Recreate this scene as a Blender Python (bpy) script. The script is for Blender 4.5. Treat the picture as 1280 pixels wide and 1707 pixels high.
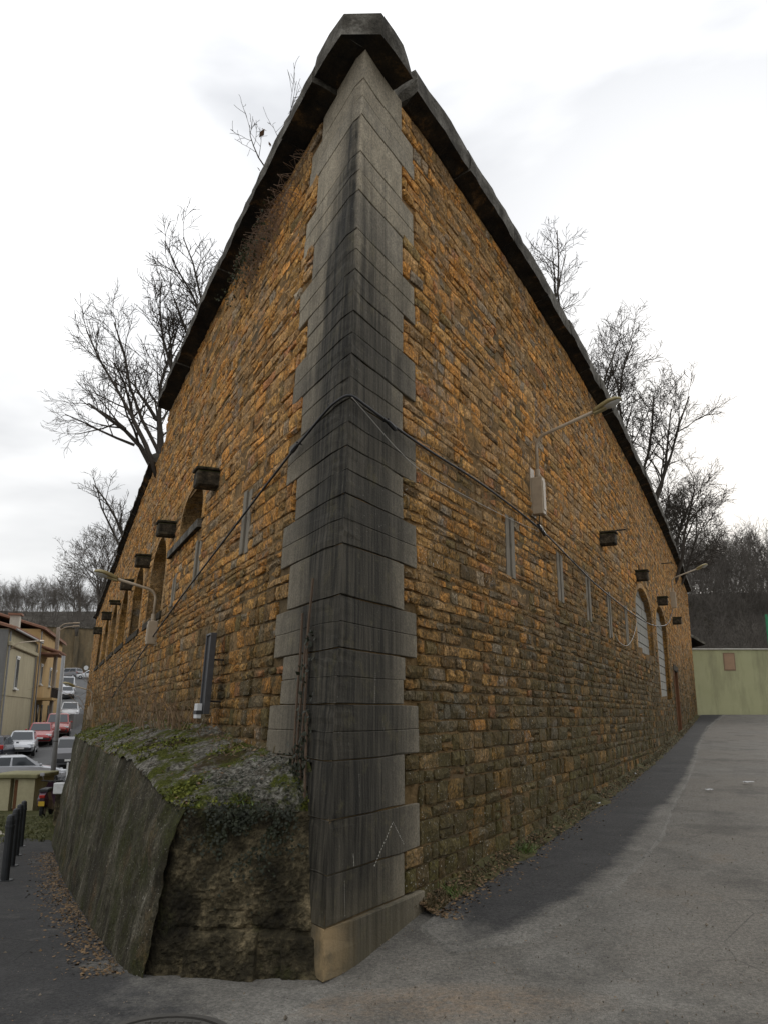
import bpy, bmesh, math, random
import numpy as np
from mathutils import Vector, Matrix, noise as mnoise

for _o in list(bpy.data.objects): bpy.data.objects.remove(_o)
SC = bpy.context.scene
COL = SC.collection
R_ = math.radians

# ---------------------------------------------------------------- camera
HC = 1.6
PITCH = math.atan(337/1380.0)
cam = bpy.data.cameras.new('camera'); camo = bpy.data.objects.new('camera', cam); COL.objects.link(camo)
camo.location = (0, 0, HC); camo.rotation_euler = (math.pi/2 + PITCH, 0, 0)
cam.sensor_fit = 'VERTICAL'; cam.sensor_height = 36.0; cam.lens = 36.0*1380/1707
cam.clip_start = .05; cam.clip_end = 3000
SC.camera = camo

# ---------------------------------------------------------------- sky, sun, exposure
SUN_AZ, SUN_EL = R_(24), R_(17)
w = bpy.data.worlds.new('World'); SC.world = w; w.use_nodes = True
nt = w.node_tree; nt.nodes.clear()
def wn(t, **k):
    n = nt.nodes.new(t)
    for a, b in k.items():
        if a in n.inputs: n.inputs[a].default_value = b
        else: setattr(n, a, b)
    return n
sky = wn('ShaderNodeTexSky', sky_type='NISHITA', sun_disc=False, sun_elevation=SUN_EL, sun_rotation=SUN_AZ)
skym = wn('ShaderNodeVectorMath', operation='SCALE'); skym.inputs['Scale'].default_value = .11
nt.links.new(sky.outputs[0], skym.inputs[0])
tc = wn('ShaderNodeTexCoord')
mp = wn('ShaderNodeMapping'); mp.inputs['Scale'].default_value = (1.0, 1.0, 2.6); mp.inputs['Location'].default_value = (3.79, 4.61, 6.61)
nt.links.new(tc.outputs['Generated'], mp.inputs['Vector'])
n1 = wn('ShaderNodeTexNoise', Scale=1.35, Detail=6.0, Roughness=.48, Distortion=.25); nt.links.new(mp.outputs[0], n1.inputs['Vector'])
cr = wn('ShaderNodeValToRGB'); nt.links.new(n1.outputs['Fac'], cr.inputs[0])
e = cr.color_ramp.elements
e[0].position = .44; e[0].color = (.35, .356, .368, 1)
e[1].position = .70; e[1].color = (.80, .795, .785, 1)
# thin cloud glows where the sun stands behind it
sv = wn('ShaderNodeVectorMath', operation='DOT_PRODUCT')
sv.inputs[1].default_value = (math.sin(SUN_AZ)*math.cos(SUN_EL), math.cos(SUN_AZ)*math.cos(SUN_EL), math.sin(SUN_EL))
nt.links.new(tc.outputs['Generated'], sv.inputs[0])
gl = wn('ShaderNodeMapRange'); gl.inputs['From Min'].default_value = .90; gl.inputs['From Max'].default_value = 1.0
gl.inputs['To Min'].default_value = 0; gl.inputs['To Max'].default_value = .22
nt.links.new(sv.outputs['Value'], gl.inputs['Value'])
glc = wn('ShaderNodeCombineColor')
for i, f in enumerate((1.0, .985, .94)):
    mm = wn('ShaderNodeMath', operation='MULTIPLY'); mm.inputs[1].default_value = f
    nt.links.new(gl.outputs[0], mm.inputs[0]); nt.links.new(mm.outputs[0], glc.inputs[i])
mx = wn('ShaderNodeMix', data_type='RGBA'); mx.inputs['Factor'].default_value = .95
nt.links.new(skym.outputs[0], mx.inputs[6]); nt.links.new(cr.outputs[0], mx.inputs[7])
ad = wn('ShaderNodeMix', data_type='RGBA', blend_type='ADD'); ad.inputs['Factor'].default_value = 1.0
nt.links.new(mx.outputs[2], ad.inputs[6]); nt.links.new(glc.outputs[0], ad.inputs[7])
bg = wn('ShaderNodeBackground'); bg.inputs['Strength'].default_value = 1.0
out = wn('ShaderNodeOutputWorld')
# an overcast dome is brighter overhead than at the horizon
sz = wn('ShaderNodeSeparateXYZ'); nt.links.new(tc.outputs['Generated'], sz.inputs[0])
zr = wn('ShaderNodeMapRange'); nt.links.new(sz.outputs[2], zr.inputs['Value'])
zr.inputs['To Min'].default_value = .82; zr.inputs['To Max'].default_value = 1.95
sc_ = wn('ShaderNodeVectorMath', operation='SCALE'); nt.links.new(ad.outputs[2], sc_.inputs[0]); nt.links.new(zr.outputs[0], sc_.inputs['Scale'])
nt.links.new(sc_.outputs[0], bg.inputs['Color']); nt.links.new(bg.outputs[0], out.inputs[0])

sl = bpy.data.lights.new('sun', 'SUN'); sl.energy = .7; sl.angle = R_(14); sl.color = (1, .96, .90)
so = bpy.data.objects.new('sun', sl); COL.objects.link(so)
sd = Vector((math.sin(SUN_AZ)*math.cos(SUN_EL), math.cos(SUN_AZ)*math.cos(SUN_EL), math.sin(SUN_EL)))
so.rotation_euler = sd.to_track_quat('Z', 'Y').to_euler(); so.location = sd*60

vs = SC.view_settings
vs.view_transform = 'Standard'; vs.look = 'None'; vs.gamma = 1.0; vs.exposure = .58; vs.use_curve_mapping = False
SC.cycles.max_bounces = 5; SC.cycles.diffuse_bounces = 3; SC.cycles.glossy_bounces = 2; SC.cycles.transmission_bounces = 3
SC.cycles.use_denoising = True

# ---------------------------------------------------------------- helpers
def nz(x, y=0., z=0.): return mnoise.noise(Vector((x, y, z)))
def sm(a, b, x):
    t = min(1., max(0., (x-a)/(b-a))); return t*t*(3-2*t)
def lerp(a, b, t): return a+(b-a)*t

class G:
    """small node-material writer"""
    def __init__(s, name, rough=.85, spec=.3):
        s.m = bpy.data.materials.new(name); s.m.use_nodes = True; s.t = s.m.node_tree
        s.b = s.t.nodes['Principled BSDF']; s.b.inputs['Roughness'].default_value = rough
        s.b.inputs['Specular IOR Level'].default_value = spec
        s._p = None
    def n(s, t, **k):
        n = s.t.nodes.new(t)
        for a, b in k.items(): setattr(n, a, b)
        return n
    def put(s, sock, v):
        if isinstance(v, bpy.types.NodeSocket): s.t.links.new(v, sock)
        elif isinstance(v, (tuple, list)):
            sock.default_value = tuple(v)+(1.,) if len(v) == 3 and sock.type == 'RGBA' else v
        else: sock.default_value = v
    def pos(s):
        if s._p is None: s._p = s.n('ShaderNodeNewGeometry').outputs['Position']
        return s._p
    def map(s, scale, vec=None, rot=(0, 0, 0), loc=(0, 0, 0)):
        n = s.n('ShaderNodeMapping'); s.put(n.inputs['Vector'], vec or s.pos()); n.inputs['Scale'].default_value = scale
        n.inputs['Rotation'].default_value = rot; n.inputs['Location'].default_value = loc
        return n.outputs[0]
    def noise(s, scale, detail=4, rough=.55, vec=None, dist=0.):
        n = s.n('ShaderNodeTexNoise'); s.put(n.inputs['Vector'], vec or s.pos())
        n.inputs['Scale'].default_value = scale; n.inputs['Detail'].default_value = detail
        n.inputs['Roughness'].default_value = rough; n.inputs['Distortion'].default_value = dist
        return n.outputs['Fac']
    def vor(s, scale, vec=None, feature='F1', out='Distance'):
        n = s.n('ShaderNodeTexVoronoi', feature=feature); s.put(n.inputs['Vector'], vec or s.pos()); n.inputs['Scale'].default_value = scale
        return n.outputs[out]
    def ramp(s, f, stops, interp='LINEAR'):
        n = s.n('ShaderNodeValToRGB'); s.put(n.inputs[0], f); r = n.color_ramp; r.interpolation = interp
        while len(r.elements) < len(stops): r.elements.new(.5)
        for e, (p, c) in zip(r.elements, stops):
            e.position = p
            e.color = (c, c, c, 1) if not isinstance(c, (tuple, list)) else (*c, 1)
        return n.outputs[0]
    def mix(s, f, a, b, mode='MIX'):
        n = s.n('ShaderNodeMix', data_type='RGBA', blend_type=mode); s.put(n.inputs[0], f); s.put(n.inputs[6], a); s.put(n.inputs[7], b)
        return n.outputs[2]
    def math(s, op, a, b=0., clamp=False):
        n = s.n('ShaderNodeMath', operation=op); n.use_clamp = clamp; s.put(n.inputs[0], a); s.put(n.inputs[1], b)
        return n.outputs[0]
    def attr(s, name='Col'):
        return s.n('ShaderNodeAttribute', attribute_name=name).outputs['Color']
    def sep(s, vec=None):
        n = s.n('ShaderNodeSeparateXYZ'); s.put(n.inputs[0], vec or s.pos()); return n.outputs
    def rng(s, v, a, b, c=0., d=1.):
        n = s.n('ShaderNodeMapRange'); s.put(n.inputs['Value'], v)
        for k, x in zip(('From Min', 'From Max', 'To Min', 'To Max'), (a, b, c, d)): n.inputs[k].default_value = x
        return n.outputs[0]
    def bump(s, h, strength=.5, dist=.01):
        n = s.n('ShaderNodeBump'); s.put(n.inputs['Height'], h); n.inputs['Strength'].default_value = strength; n.inputs['Distance'].default_value = dist
        s.t.links.new(n.outputs[0], s.b.inputs['Normal']); return n
    def done(s, base=None, rough=None, **k):
        if base is not None: s.put(s.b.inputs['Base Color'], base)
        if rough is not None: s.put(s.b.inputs['Roughness'], rough)
        for a, v in k.items(): s.put(s.b.inputs[a.replace('_', ' ')], v)
        return s.m

def plain(name, col, rough=.6, metal=0., var=.25, scale=9., spec=.4, bump=.15):
    """painted / metal / plaster surface with a little uneven tone and wear"""
    g = G(name, rough, spec)
    f = g.noise(scale, 6, .6)
    c = g.mix(f, tuple(x*(1-var) for x in col), tuple(min(1, x*(1+var)) for x in col))
    d = g.ramp(g.noise(scale*.35, 5, .65), [(.5, 0.), (.75, .5)])
    c = g.mix(d, c, tuple(x*.55 for x in col))
    if bump: g.bump(g.noise(scale*6, 3), bump, .004)
    return g.done(c, g.rng(f, .2, .8, max(0, rough-.1), min(1, rough+.1)), Metallic=metal)

class MB:
    """mesh collector"""
    def __init__(s): s.v = []; s.f = []; s.c = []; s.mi = []
    def add(s, vs, fs, col=None, mi=0):
        o = len(s.v); s.v.extend(vs); s.f.extend([tuple(i+o for i in f) for f in fs])
        s.c.extend([col or (1, 1, 1)]*len(vs) if not isinstance(col, list) else col); s.mi.extend([mi]*len(fs))
    def box(s, c, d, rz=0., ax=None, col=None, bev=0., mi=0):
        """box centred c with full sizes d; ax = three axis vectors"""
        c = Vector(c)
        if ax is None:
            cs, sn = math.cos(rz), math.sin(rz); ax = (Vector((cs, sn, 0)), Vector((-sn, cs, 0)), Vector((0, 0, 1)))
        h = [x/2 for x in d]
        if bev <= 0:
            vs = [c+ax[0]*(sx*h[0])+ax[1]*(sy*h[1])+ax[2]*(sz*h[2]) for sz in (-1, 1) for sy in (-1, 1) for sx in (-1, 1)]
            s.add([tuple(v) for v in vs], [(0, 2, 3, 1), (4, 5, 7, 6), (0, 1, 5, 4), (2, 6, 7, 3), (0, 4, 6, 2), (1, 3, 7, 5)], col, mi); return
        b = min(bev, *[x*.49 for x in h]); vs = []; idx = {}
        for k in range(3):
            for sx in (-1, 1):
                for sy in (-1, 1):
                    for sz in (-1, 1):
                        sg = (sx, sy, sz); p = Vector(c)
                        for a in range(3): p = p+ax[a]*(sg[a]*(h[a] if a == k else h[a]-b))
                        idx[(k, sx, sy, sz)] = len(vs); vs.append(tuple(p))
        fs = []
        def q(*ks): fs.append(tuple(idx[k] for k in ks))
        for k in range(3):
            a, b2 = [(1, 2), (2, 0), (0, 1)][k]
            for sg in (-1, 1):
                def key(u, w_):
                    t = [0, 0, 0]; t[k] = sg; t[a] = u; t[b2] = w_; return (k, *t)
                r = [key(-1, -1), key(1, -1), key(1, 1), key(-1, 1)]
                q(*(r if sg > 0 else r[::-1]))
        for k in range(3):
            a, b2 = [(1, 2), (2, 0), (0, 1)][k]
            for u in (-1, 1):
                for w_ in (-1, 1):
                    def key(kk, e_):
                        t = [0, 0, 0]; t[k] = e_; t[a] = u; t[b2] = w_; return (kk, *t)
                    r = [key(a, -1), key(a, 1), key(b2, 1), key(b2, -1)]
                    q(*(r if u*w_ < 0 else r[::-1]))
        for sx in (-1, 1):
            for sy in (-1, 1):
                for sz in (-1, 1):
                    r = [(0, sx, sy, sz), (1, sx, sy, sz), (2, sx, sy, sz)]
                    q(*(r if sx*sy*sz > 0 else r[::-1]))
        s.add(vs, fs, col, mi)
    def tube(s, pts, rads, sides=6, col=None, cap=True, mi=0):
        pts = [Vector(p) for p in pts]
        if not isinstance(rads, (list, tuple)): rads = [rads]*len(pts)
        n = len(pts); vs = []; fs = []; ref = None
        for i, p in enumerate(pts):
            d = (pts[min(i+1, n-1)]-pts[max(i-1, 0)])
            if d.length < 1e-9: d = Vector((0, 0, 1))
            d.normalize()
            if ref is None: ref = d.orthogonal().normalized()
            a = (ref-d*ref.dot(d))
            a = a.normalized() if a.length > 1e-6 else d.orthogonal().normalized()
            ref = a; b = d.cross(a)
            for k in range(sides):
                t = 2*math.pi*k/sides
                vs.append(tuple(p+(a*math.cos(t)+b*math.sin(t))*rads[i]))
        for i in range(n-1):
            for k in range(sides):
                k2 = (k+1) % sides
                fs.append((i*sides+k, i*sides+k2, (i+1)*sides+k2, (i+1)*sides+k))
        if cap:
            fs.append(tuple(range(sides))[::-1]); fs.append(tuple((n-1)*sides+k for k in range(sides)))
        s.add(vs, fs, col, mi)
    def prism(s, poly, z0, z1, col=None, mi=0):
        """vertical prism of a counter-clockwise plan polygon; z1 may be a list"""
        n = len(poly)
        vs = [(x, y, z0) for x, y in poly]+[(x, y, z1) for x, y in poly]
        fs = [tuple(range(n))[::-1], tuple(range(n, 2*n))]+[(i, (i+1) % n, n+(i+1) % n, n+i) for i in range(n)]
        s.add(vs, fs, col, mi)
    def loft(s, rings, closed=True, cap=True, col=None, mi=0):
        m = len(rings[0]); vs = [tuple(p) for r in rings for p in r]; fs = []
        for i in range(len(rings)-1):
            for k in range(m if closed else m-1):
                k2 = (k+1) % m
                fs.append((i*m+k, i*m+k2, (i+1)*m+k2, (i+1)*m+k))
        if cap and closed:
            fs.append(tuple(range(m))[::-1]); fs.append(tuple((len(rings)-1)*m+k for k in range(m)))
        s.add(vs, fs, col, mi)
    def mesh(s, name, org=(0, 0, 0), color=False, smooth=False):
        me = bpy.data.meshes.new(name)
        ox, oy, oz = org
        me.from_pydata([(a-ox, b-oy, c-oz) for a, b, c in s.v], [], s.f)
        if color:
            ca = me.color_attributes.new('Col', 'FLOAT_COLOR', 'POINT')
            arr = np.ones((len(s.v), 4), dtype=np.float32); arr[:, :3] = np.array(s.c, dtype=np.float32)
            ca.data.foreach_set('color', arr.ravel())
        if any(s.mi): me.polygons.foreach_set('material_index', s.mi)
        if smooth: me.polygons.foreach_set('use_smooth', [True]*len(me.polygons))
        me.update(); return me
    def build(s, name, mat, parent=None, color=False, smooth=False, wl=None, fix=False):
        """link as one mesh object; wl = world point of the object's own origin"""
        if parent is not None: wl = wl or parent_w(parent)
        wl = wl or (0, 0, 0)
        me = s.mesh(name, wl, color, smooth)
        if fix:
            bm = bmesh.new(); bm.from_mesh(me); bmesh.ops.recalc_face_normals(bm, faces=bm.faces); bm.to_mesh(me); bm.free()
        for m in (mat if isinstance(mat, (list, tuple)) else [mat]): me.materials.append(m)
        o = bpy.data.objects.new(name, me); COL.objects.link(o)
        if parent is not None:
            o.parent = parent; p = parent_w(parent); o.location = (wl[0]-p[0], wl[1]-p[1], wl[2]-p[2])
        else: o.location = wl
        WL[o.name] = tuple(wl)
        return o
WL = {}
def parent_w(o): return WL[o.name]
def thing(name, loc, label, cat, group=None):
    o = bpy.data.objects.new(name, None); COL.objects.link(o); o.location = loc; WL[o.name] = tuple(loc)
    o.empty_display_size = .2
    return tag(o, label, cat, group)
def tag(o, label=None, cat=None, group=None, kind=None):
    if label: o['label'] = label
    if cat: o['category'] = cat
    if group: o['group'] = group
    if kind: o['kind'] = kind
    return o

# ---------------------------------------------------------------- the plan of the bastion
C0 = (-0.3774, 5.5958); DS = .05; NP = 1000
def _path(right):
    p = [C0]; th = []
    for i in range(NP):
        s = (i+.5)*DS
        a = R_(22+6.2*math.exp(-s/11)) if right else -R_(21.6+5.6*math.exp(-s/4.5))
        th.append(a); p.append((p[-1][0]+DS*math.sin(a), p[-1][1]+DS*math.cos(a)))
    th.append(th[-1]); return p, th
PTH = {'R': _path(True), 'L': _path(False)}
BL = .049                                   # the left face leans back, the right one is upright
def frame(k, s):
    P, T = PTH[k]; i = min(max(s, 0)/DS, NP-1.001); j = int(i); f = i-j; a = T[j]
    x = lerp(P[j][0], P[j+1][0], f); y = lerp(P[j][1], P[j+1][1], f)
    d = (math.sin(a), math.cos(a)); n = (math.cos(a), -math.sin(a)) if k == 'R' else (-math.cos(a), math.sin(a))
    if s < 0: x += s*d[0]; y += s*d[1]
    return x, y, d, n
def wp(k, s, z, o=0.):
    x, y, d, n = frame(k, s)
    if k == 'L': o = o-BL*z
    return (x+n[0]*o, y+n[1]*o, z)
def proj(p):
    c, s = math.cos(PITCH), math.sin(PITCH); x, y, z = p[0], p[1], p[2]-HC
    zc = y*c+z*s; yc = -y*s+z*c
    return 640+1380*x/zc, 853.5-1380*yc/zc

# ---------------------------------------------------------------- terrain
LPROF = [(-900, .0), (4.4, 0), (6, -.07), (8.2, -.2), (11, -.42), (15, -.66), (25, -1.35), (33, -1.85), (41, -1.88), (47, -1.4), (52, -.98), (57, -.55),
         (63, -.12), (72, .4), (80, .8), (90, 2.0), (100, 3.1), (115, 4.6), (150, 8.1), (260, 14), (1500, 30)]
RPROF = [(-900, -.02), (4.6, 0), (5.6, .03), (7, .18), (38, 1.56), (60, 1.75), (1500, 2.5)]
def pl(prof, y):
    for (a, za), (b, zb) in zip(prof, prof[1:]):
        if y <= b: return lerp(za, zb, (y-a)/(b-a))
    return prof[-1][1]
def gz(x, y):
    l, r = pl(LPROF, y), pl(RPROF, y)
    if y < 5.6: t = sm(-2.2, 1.2, x)
    else:
        xl = C0[0]-(y-5.6)*.43; xr = C0[0]+(y-5.6)*.45
        t = sm(xl+.02*(y-5.6), xr-.02*(y-5.6)+.05, x) if y > 5.9 else sm(-2.2, 1.2, x)
        if y > 5.6: t = lerp(sm(-2.2, 1.2, x), sm(xl, xr+.05, x), sm(5.6, 7.0, y))
    return lerp(l, r, t)

# ---------------------------------------------------------------- materials of the bastion
def m_stone():
    g = G('rubble_stone', .92, .15)
    c = g.attr()
    mid = g.noise(7, 6, .65); fine = g.noise(38, 5, .7); big = g.noise(.9, 4, .6)
    c = g.mix(g.rng(mid, .3, .7), g.mix(1., c, (.6, .56, .5), 'MULTIPLY'), g.mix(1., c, (1.4, 1.32, 1.22), 'MULTIPLY'))
    c = g.mix(g.rng(g.noise(19, 6, .75), .35, .65), g.mix(1., c, (.55, .5, .45), 'MULTIPLY'), g.mix(1., c, (1.35, 1.3, 1.25), 'MULTIPLY'))
    zz = g.math('ADD', g.sep()[2], g.math('MULTIPLY', g.math('SUBTRACT', big, .5), 3.))
    c = g.mix(g.math('MULTIPLY', g.ramp(g.noise(3.1, 5, .7), [(.54, 0.), (.68, .6)]), g.rng(zz, 1.2, 4., .25, 1.)), c, (.43, .25, .085))          # iron-rich ochre bloom
    c = g.mix(g.math('MULTIPLY', g.ramp(g.noise(4.3, 6, .72, g.map((1, 1, 1), loc=(9, 3, 5))), [(.52, 0.), (.64, .8)]), g.rng(zz, 2., 5., 1., .38)), c, (.075, .066, .042))   # grey-brown crust
    c = g.mix(g.ramp(g.noise(2.2, 6, .72, g.map((1, 1, 1), loc=(1, 8, 2))), [(.56, 0.), (.66, .75)]), c, (.27, .25, .215))   # grey lichen
    c = g.mix(g.ramp(g.noise(1.5, 7, .75, g.map((1, 1, 1), loc=(6, 6, 1))), [(.5, 0.), (.62, .7)]), c, g.mix(g.rng(zz, 1.5, 4.5), (.15, .115, .06), (.44, .29, .145)))     # mortar smeared over the stones
    c = g.mix(g.math('MULTIPLY', g.rng(fine, .36, .58, .8, 0.), g.rng(zz, 2., 4.5, 1., .7)), c, (.042, .03, .016))
    c = g.mix(g.math('MULTIPLY', g.rng(g.noise(1.3, 6, .7), .3, .6), g.rng(zz, 4.0, .8, 0., .72)), c, g.mix(fine, (.032, .027, .011), (.115, .096, .038)))      # damp algae film low down
    sp = g.math('MULTIPLY', g.ramp(g.noise(48, 3, .6), [(.63, 0.), (.69, 1.)]), g.ramp(big, [(.40, 0.), (.6, .9)]))
    c = g.mix(sp, c, (.58, .55, .48))
    h = g.math('ADD', g.math('MULTIPLY', mid, .7), g.math('MULTIPLY', fine, .6))
    g.bump(h, .9, .032)
    return g.done(c)
def m_mortar():
    g = G('earthy_mortar', .95, .1)
    a = g.noise(2.0, 5, .6); b = g.noise(24, 5, .7)
    c = g.ramp(a, [(.3, (.14, .095, .05)), (.5, (.30, .19, .085)), (.7, (.44, .29, .15))])
    c = g.mix(g.rng(b, .35, .65), g.mix(1., c, (.45, .42, .38), 'MULTIPLY'), c)
    c = g.mix(g.rng(g.math('ADD', g.sep()[2], g.math('MULTIPLY', a, 2.)), 4.2, 1.4, 0., .75), c, (.085, .064, .032))
    c = g.mix(g.ramp(g.noise(.8, 4, .6, g.map((1, 1, 1), loc=(4, 4, 4))), [(.5, 0.), (.62, .7)]), c, (.09, .075, .05))
    g.bump(b, .8, .02)
    return g.done(c)
def m_quoin():
    """dressed grey limestone: clean and pale high up, black run-off streaks below"""
    g = G('dressed_limestone', .85, .25)
    z = g.sep()[2]
    st = g.noise(9, 5, .6, g.map((1, 1, .035)))
    st2 = g.noise(26, 4, .6, g.map((1, 1, .05)))
    cl = g.noise(.7, 4, .55); fine = g.noise(60, 4, .7); blot = g.noise(5, 6, .7)
    clean = g.mix(g.rng(blot, .3, .7), (.27, .235, .175), (.45, .395, .30))
    clean = g.mix(g.rng(fine, .36, .6, .75, 0.), clean, (.12, .105, .08))
    clean = g.mix(g.ramp(g.noise(14, 6, .75), [(.5, 0.), (.66, .6)]), clean, (.17, .155, .125))
    hgt = g.math('ADD', z, g.math('MULTIPLY', g.math('SUBTRACT', cl, .5), 2.2))
    hgt = g.math('ADD', hgt, g.math('MULTIPLY', g.math('SUBTRACT', st, .5), 4.0))
    dirty = g.ramp(g.rng(hgt, 2.2, 6.7), [(0., 1.), (.55, .92), (1., 0.)])
    crust = g.mix(g.rng(st2, .38, .66), (.014, .013, .010), (.060, .054, .042))
    crust = g.mix(g.ramp(st, [(.64, 0.), (.80, .38)]), crust, (.19, .17, .13))
    crust = g.mix(g.ramp(blot, [(.56, 0.), (.72, .5)]), crust, (.10, .088, .045))
    sc_ = g.n('ShaderNodeSeparateColor'); g.put(sc_.inputs[0], g.attr('Col'))
    fac = g.math('ADD', g.math('MULTIPLY', dirty, sc_.outputs[0]), g.math('MULTIPLY', sc_.outputs[1], g.rng(blot, .3, .6, .6, 1.)), True)
    c = g.mix(fac, clean, crust)
    c = g.mix(g.rng(g.n('ShaderNodeObjectInfo').outputs['Random'], 0., 1., .0, .28), c, g.mix(1., c, (1.9, 1.8, 1.6), 'MULTIPLY'))
    c = g.mix(g.math('MULTIPLY', sc_.outputs[2], g.rng(blot, .3, .55)), c, (.34, .24, .125))
    low = g.rng(g.math('ADD', z, g.math('MULTIPLY', blot, .7)), .9, .3)
    c = g.mix(g.math('MULTIPLY', low, .38), c, (.17, .14, .08))
    c = g.mix(g.math('MULTIPLY', g.ramp(g.noise(58, 4, .7), [(.66, 0.), (.71, 1.)]), g.ramp(cl, [(.42, 0.), (.62, .8)])), c, (.45, .43, .38))
    g.bump(g.math('ADD', g.math('MULTIPLY', blot, .5), g.math('MULTIPLY', fine, .5)), .55, .016)
    return g.done(c)
def m_coping():
    g = G('weathered_coping', .92, .15)
    a = g.noise(3.5, 6, .7); f = g.noise(40, 4, .7)
    c = g.ramp(a, [(.32, (.045, .042, .035)), (.48, (.11, .10, .083)), (.6, (.20, .187, .16)), (.74, (.32, .30, .26))])
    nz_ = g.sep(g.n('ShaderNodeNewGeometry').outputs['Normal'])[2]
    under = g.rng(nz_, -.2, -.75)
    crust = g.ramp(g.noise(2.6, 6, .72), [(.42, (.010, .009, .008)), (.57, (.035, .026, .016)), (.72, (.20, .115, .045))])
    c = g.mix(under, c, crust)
    c = g.mix(g.math('MULTIPLY', g.rng(nz_, .3, .8), .6), c, (.09, .10, .04))
    c = g.mix(g.rng(f, .35, .6, .5, 0.), c, (.02, .018, .014))
    g.bump(g.math('ADD', a, f), .7, .03)
    return g.done(c)
def m_concrete():
    g = G('stained_render', .93, .12)
    st = g.math('ADD', g.math('MULTIPLY', g.noise(1.7, 8, .75, g.map((1, 1, .6))), .65), g.math('MULTIPLY', g.noise(8, 6, .7, g.map((1, 1, .2))), .35)); b = g.noise(2.3, 6, .7); f = g.noise(45, 5, .7); bb = g.noise(6, 5, .7)
    c = g.ramp(st, [(.37, (.014, .012, .008)), (.47, (.05, .044, .029)), (.55, (.115, .103, .072)), (.64, (.29, .27, .215))])
    c = g.mix(g.ramp(b, [(.47, 0.), (.62, .8)]), c, (.042, .046, .013))          # algae
    c = g.mix(g.ramp(g.noise(1.6, 5, .7, g.map((1, 1, 1), loc=(3, 7, 1))), [(.55, 0.), (.7, .65)]), c, (.17, .105, .055))
    c = g.mix(g.rng(f, .36, .6, .85, 0.), c, (.02, .018, .011))
    c = g.mix(g.math('MULTIPLY', g.ramp(g.noise(60, 2), [(.68, 0.), (.72, 1.)]), .6), c, (.45, .43, .38))
    g.bump(g.math('ADD', g.math('MULTIPLY', bb, .6), g.math('MULTIPLY', f, .5)), .9, .03)
    return g.done(c)
def m_rockface():
    """broken, blackened butt end of the footing with the odd raw ochre scar"""
    g = G('broken_footing', .9, .2)
    b = g.noise(2.6, 6, .7); f = g.noise(30, 5, .7)
    c = g.ramp(b, [(.36, (.016, .014, .009)), (.48, (.055, .046, .026)), (.55, (.15, .122, .07)), (.64, (.36, .285, .165))])
    c = g.mix(g.ramp(g.noise(1.9, 5, .65, g.map((1, 1, 1), loc=(5, 2, 6))), [(.56, 0.), (.68, .7)]), c, (.07, .075, .022))
    c = g.mix(g.rng(f, .35, .6, .65, 0.), c, (.02, .016, .01))
    g.bump(g.math('ADD', b, f), .9, .05)
    return g.done(c)
def m_mossy():
    g = G('mossy_slope', .97, .08)
    a = g.noise(3.0, 6, .7); r = g.noise(26, 5, .75, g.map((1, 1, 1))); f = g.noise(70, 4, .7)
    c = g.ramp(r, [(.34, (.04, .036, .028)), (.48, (.17, .16, .13)), (.62, (.42, .40, .345))])
    c = g.mix(g.ramp(a, [(.47, 0.), (.55, .95)]), c, g.ramp(f, [(.3, (.03, .036, .007)), (.52, (.10, .115, .018)), (.72, (.23, .235, .04))]))
    c = g.mix(g.ramp(g.noise(2.1, 5, .7, g.map((1, 1, 1), loc=(2, 6, 9))), [(.54, 0.), (.64, .8)]), c, (.075, .05, .028))
    g.bump(g.math('ADD', r, f), 1., .05)
    return g.done(c)

MS, MM, MQ, MC = m_stone(), m_mortar(), m_quoin(), m_coping()
MT, MRK, MMO = m_concrete(), m_rockface(), m_mossy()
def m_slab():
    g = G('grey_slab', .9, .15); f = g.noise(30, 5, .7, g.map((1, 1, .25))); b = g.noise(5, 5)
    c = g.mix(f, (.125, .11, .088), (.31, .275, .22)); c = g.mix(g.ramp(b, [(.5, 0.), (.7, .6)]), c, (.12, .10, .065)); g.bump(f, .5, .01); return g.done(c)
MSL = m_slab()
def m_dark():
    g = G('painted_void_shade', .95, .05); f = g.noise(9, 5); return g.done(g.mix(f, (.02, .016, .011), (.10, .075, .045)))
MDK = m_dark()  # near-black colour paints the shade inside the loophole slits
def m_spout():
    g = G('spout_stone', .93, .12); f = g.noise(11, 6, .7); c = g.ramp(f, [(.35, (.018, .016, .012)), (.55, (.06, .05, .036)), (.72, (.16, .13, .085))])
    nzz = g.sep(g.n('ShaderNodeNewGeometry').outputs['Normal'])[2]
    c = g.mix(g.math('MULTIPLY', g.rng(nzz, .4, .9), .8), c, (.06, .075, .018)); g.bump(f, .8, .02); return g.done(c)
MSP = m_spout()
def m_block():
    g = G('cement_blockwork', .9, .15); f = g.noise(14, 5, .65); b = g.noise(1.6, 5, .65, g.map((1, 1, .4)))
    c = g.mix(f, (.25, .24, .21), (.38, .365, .325)); c = g.mix(g.ramp(b, [(.5, 0.), (.72, .6)]), c, (.24, .225, .19)); g.bump(f, .4, .01); return g.done(c)
MBL = m_block()
MRUST = plain('rusted_iron', (.16, .075, .035), .9, .2, .5, 25)
MIRON = plain('black_iron', (.035, .03, .028), .7, .3, .4, 30)

# ---------------------------------------------------------------- the bastion: one thing with its parts
FORT = thing('fortress_bastion', (C0[0], C0[1], 0), 'tall pointed stone bastion with two ochre rubble faces meeting at a grey quoined corner', 'fortress')
LEN = {'R': 36.0, 'L': 29.5}
def ztop(k, s):
    if k == 'R': return 7.17
    return 7.15 if s < 9.9 else lerp(6.62, 5.25, min(1, (s-9.9)/18.))
def zbot(k, s):
    x, y, _ = wp(k, s, 0); return gz(*wp(k, s, 0, .3)[:2])-.15
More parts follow.
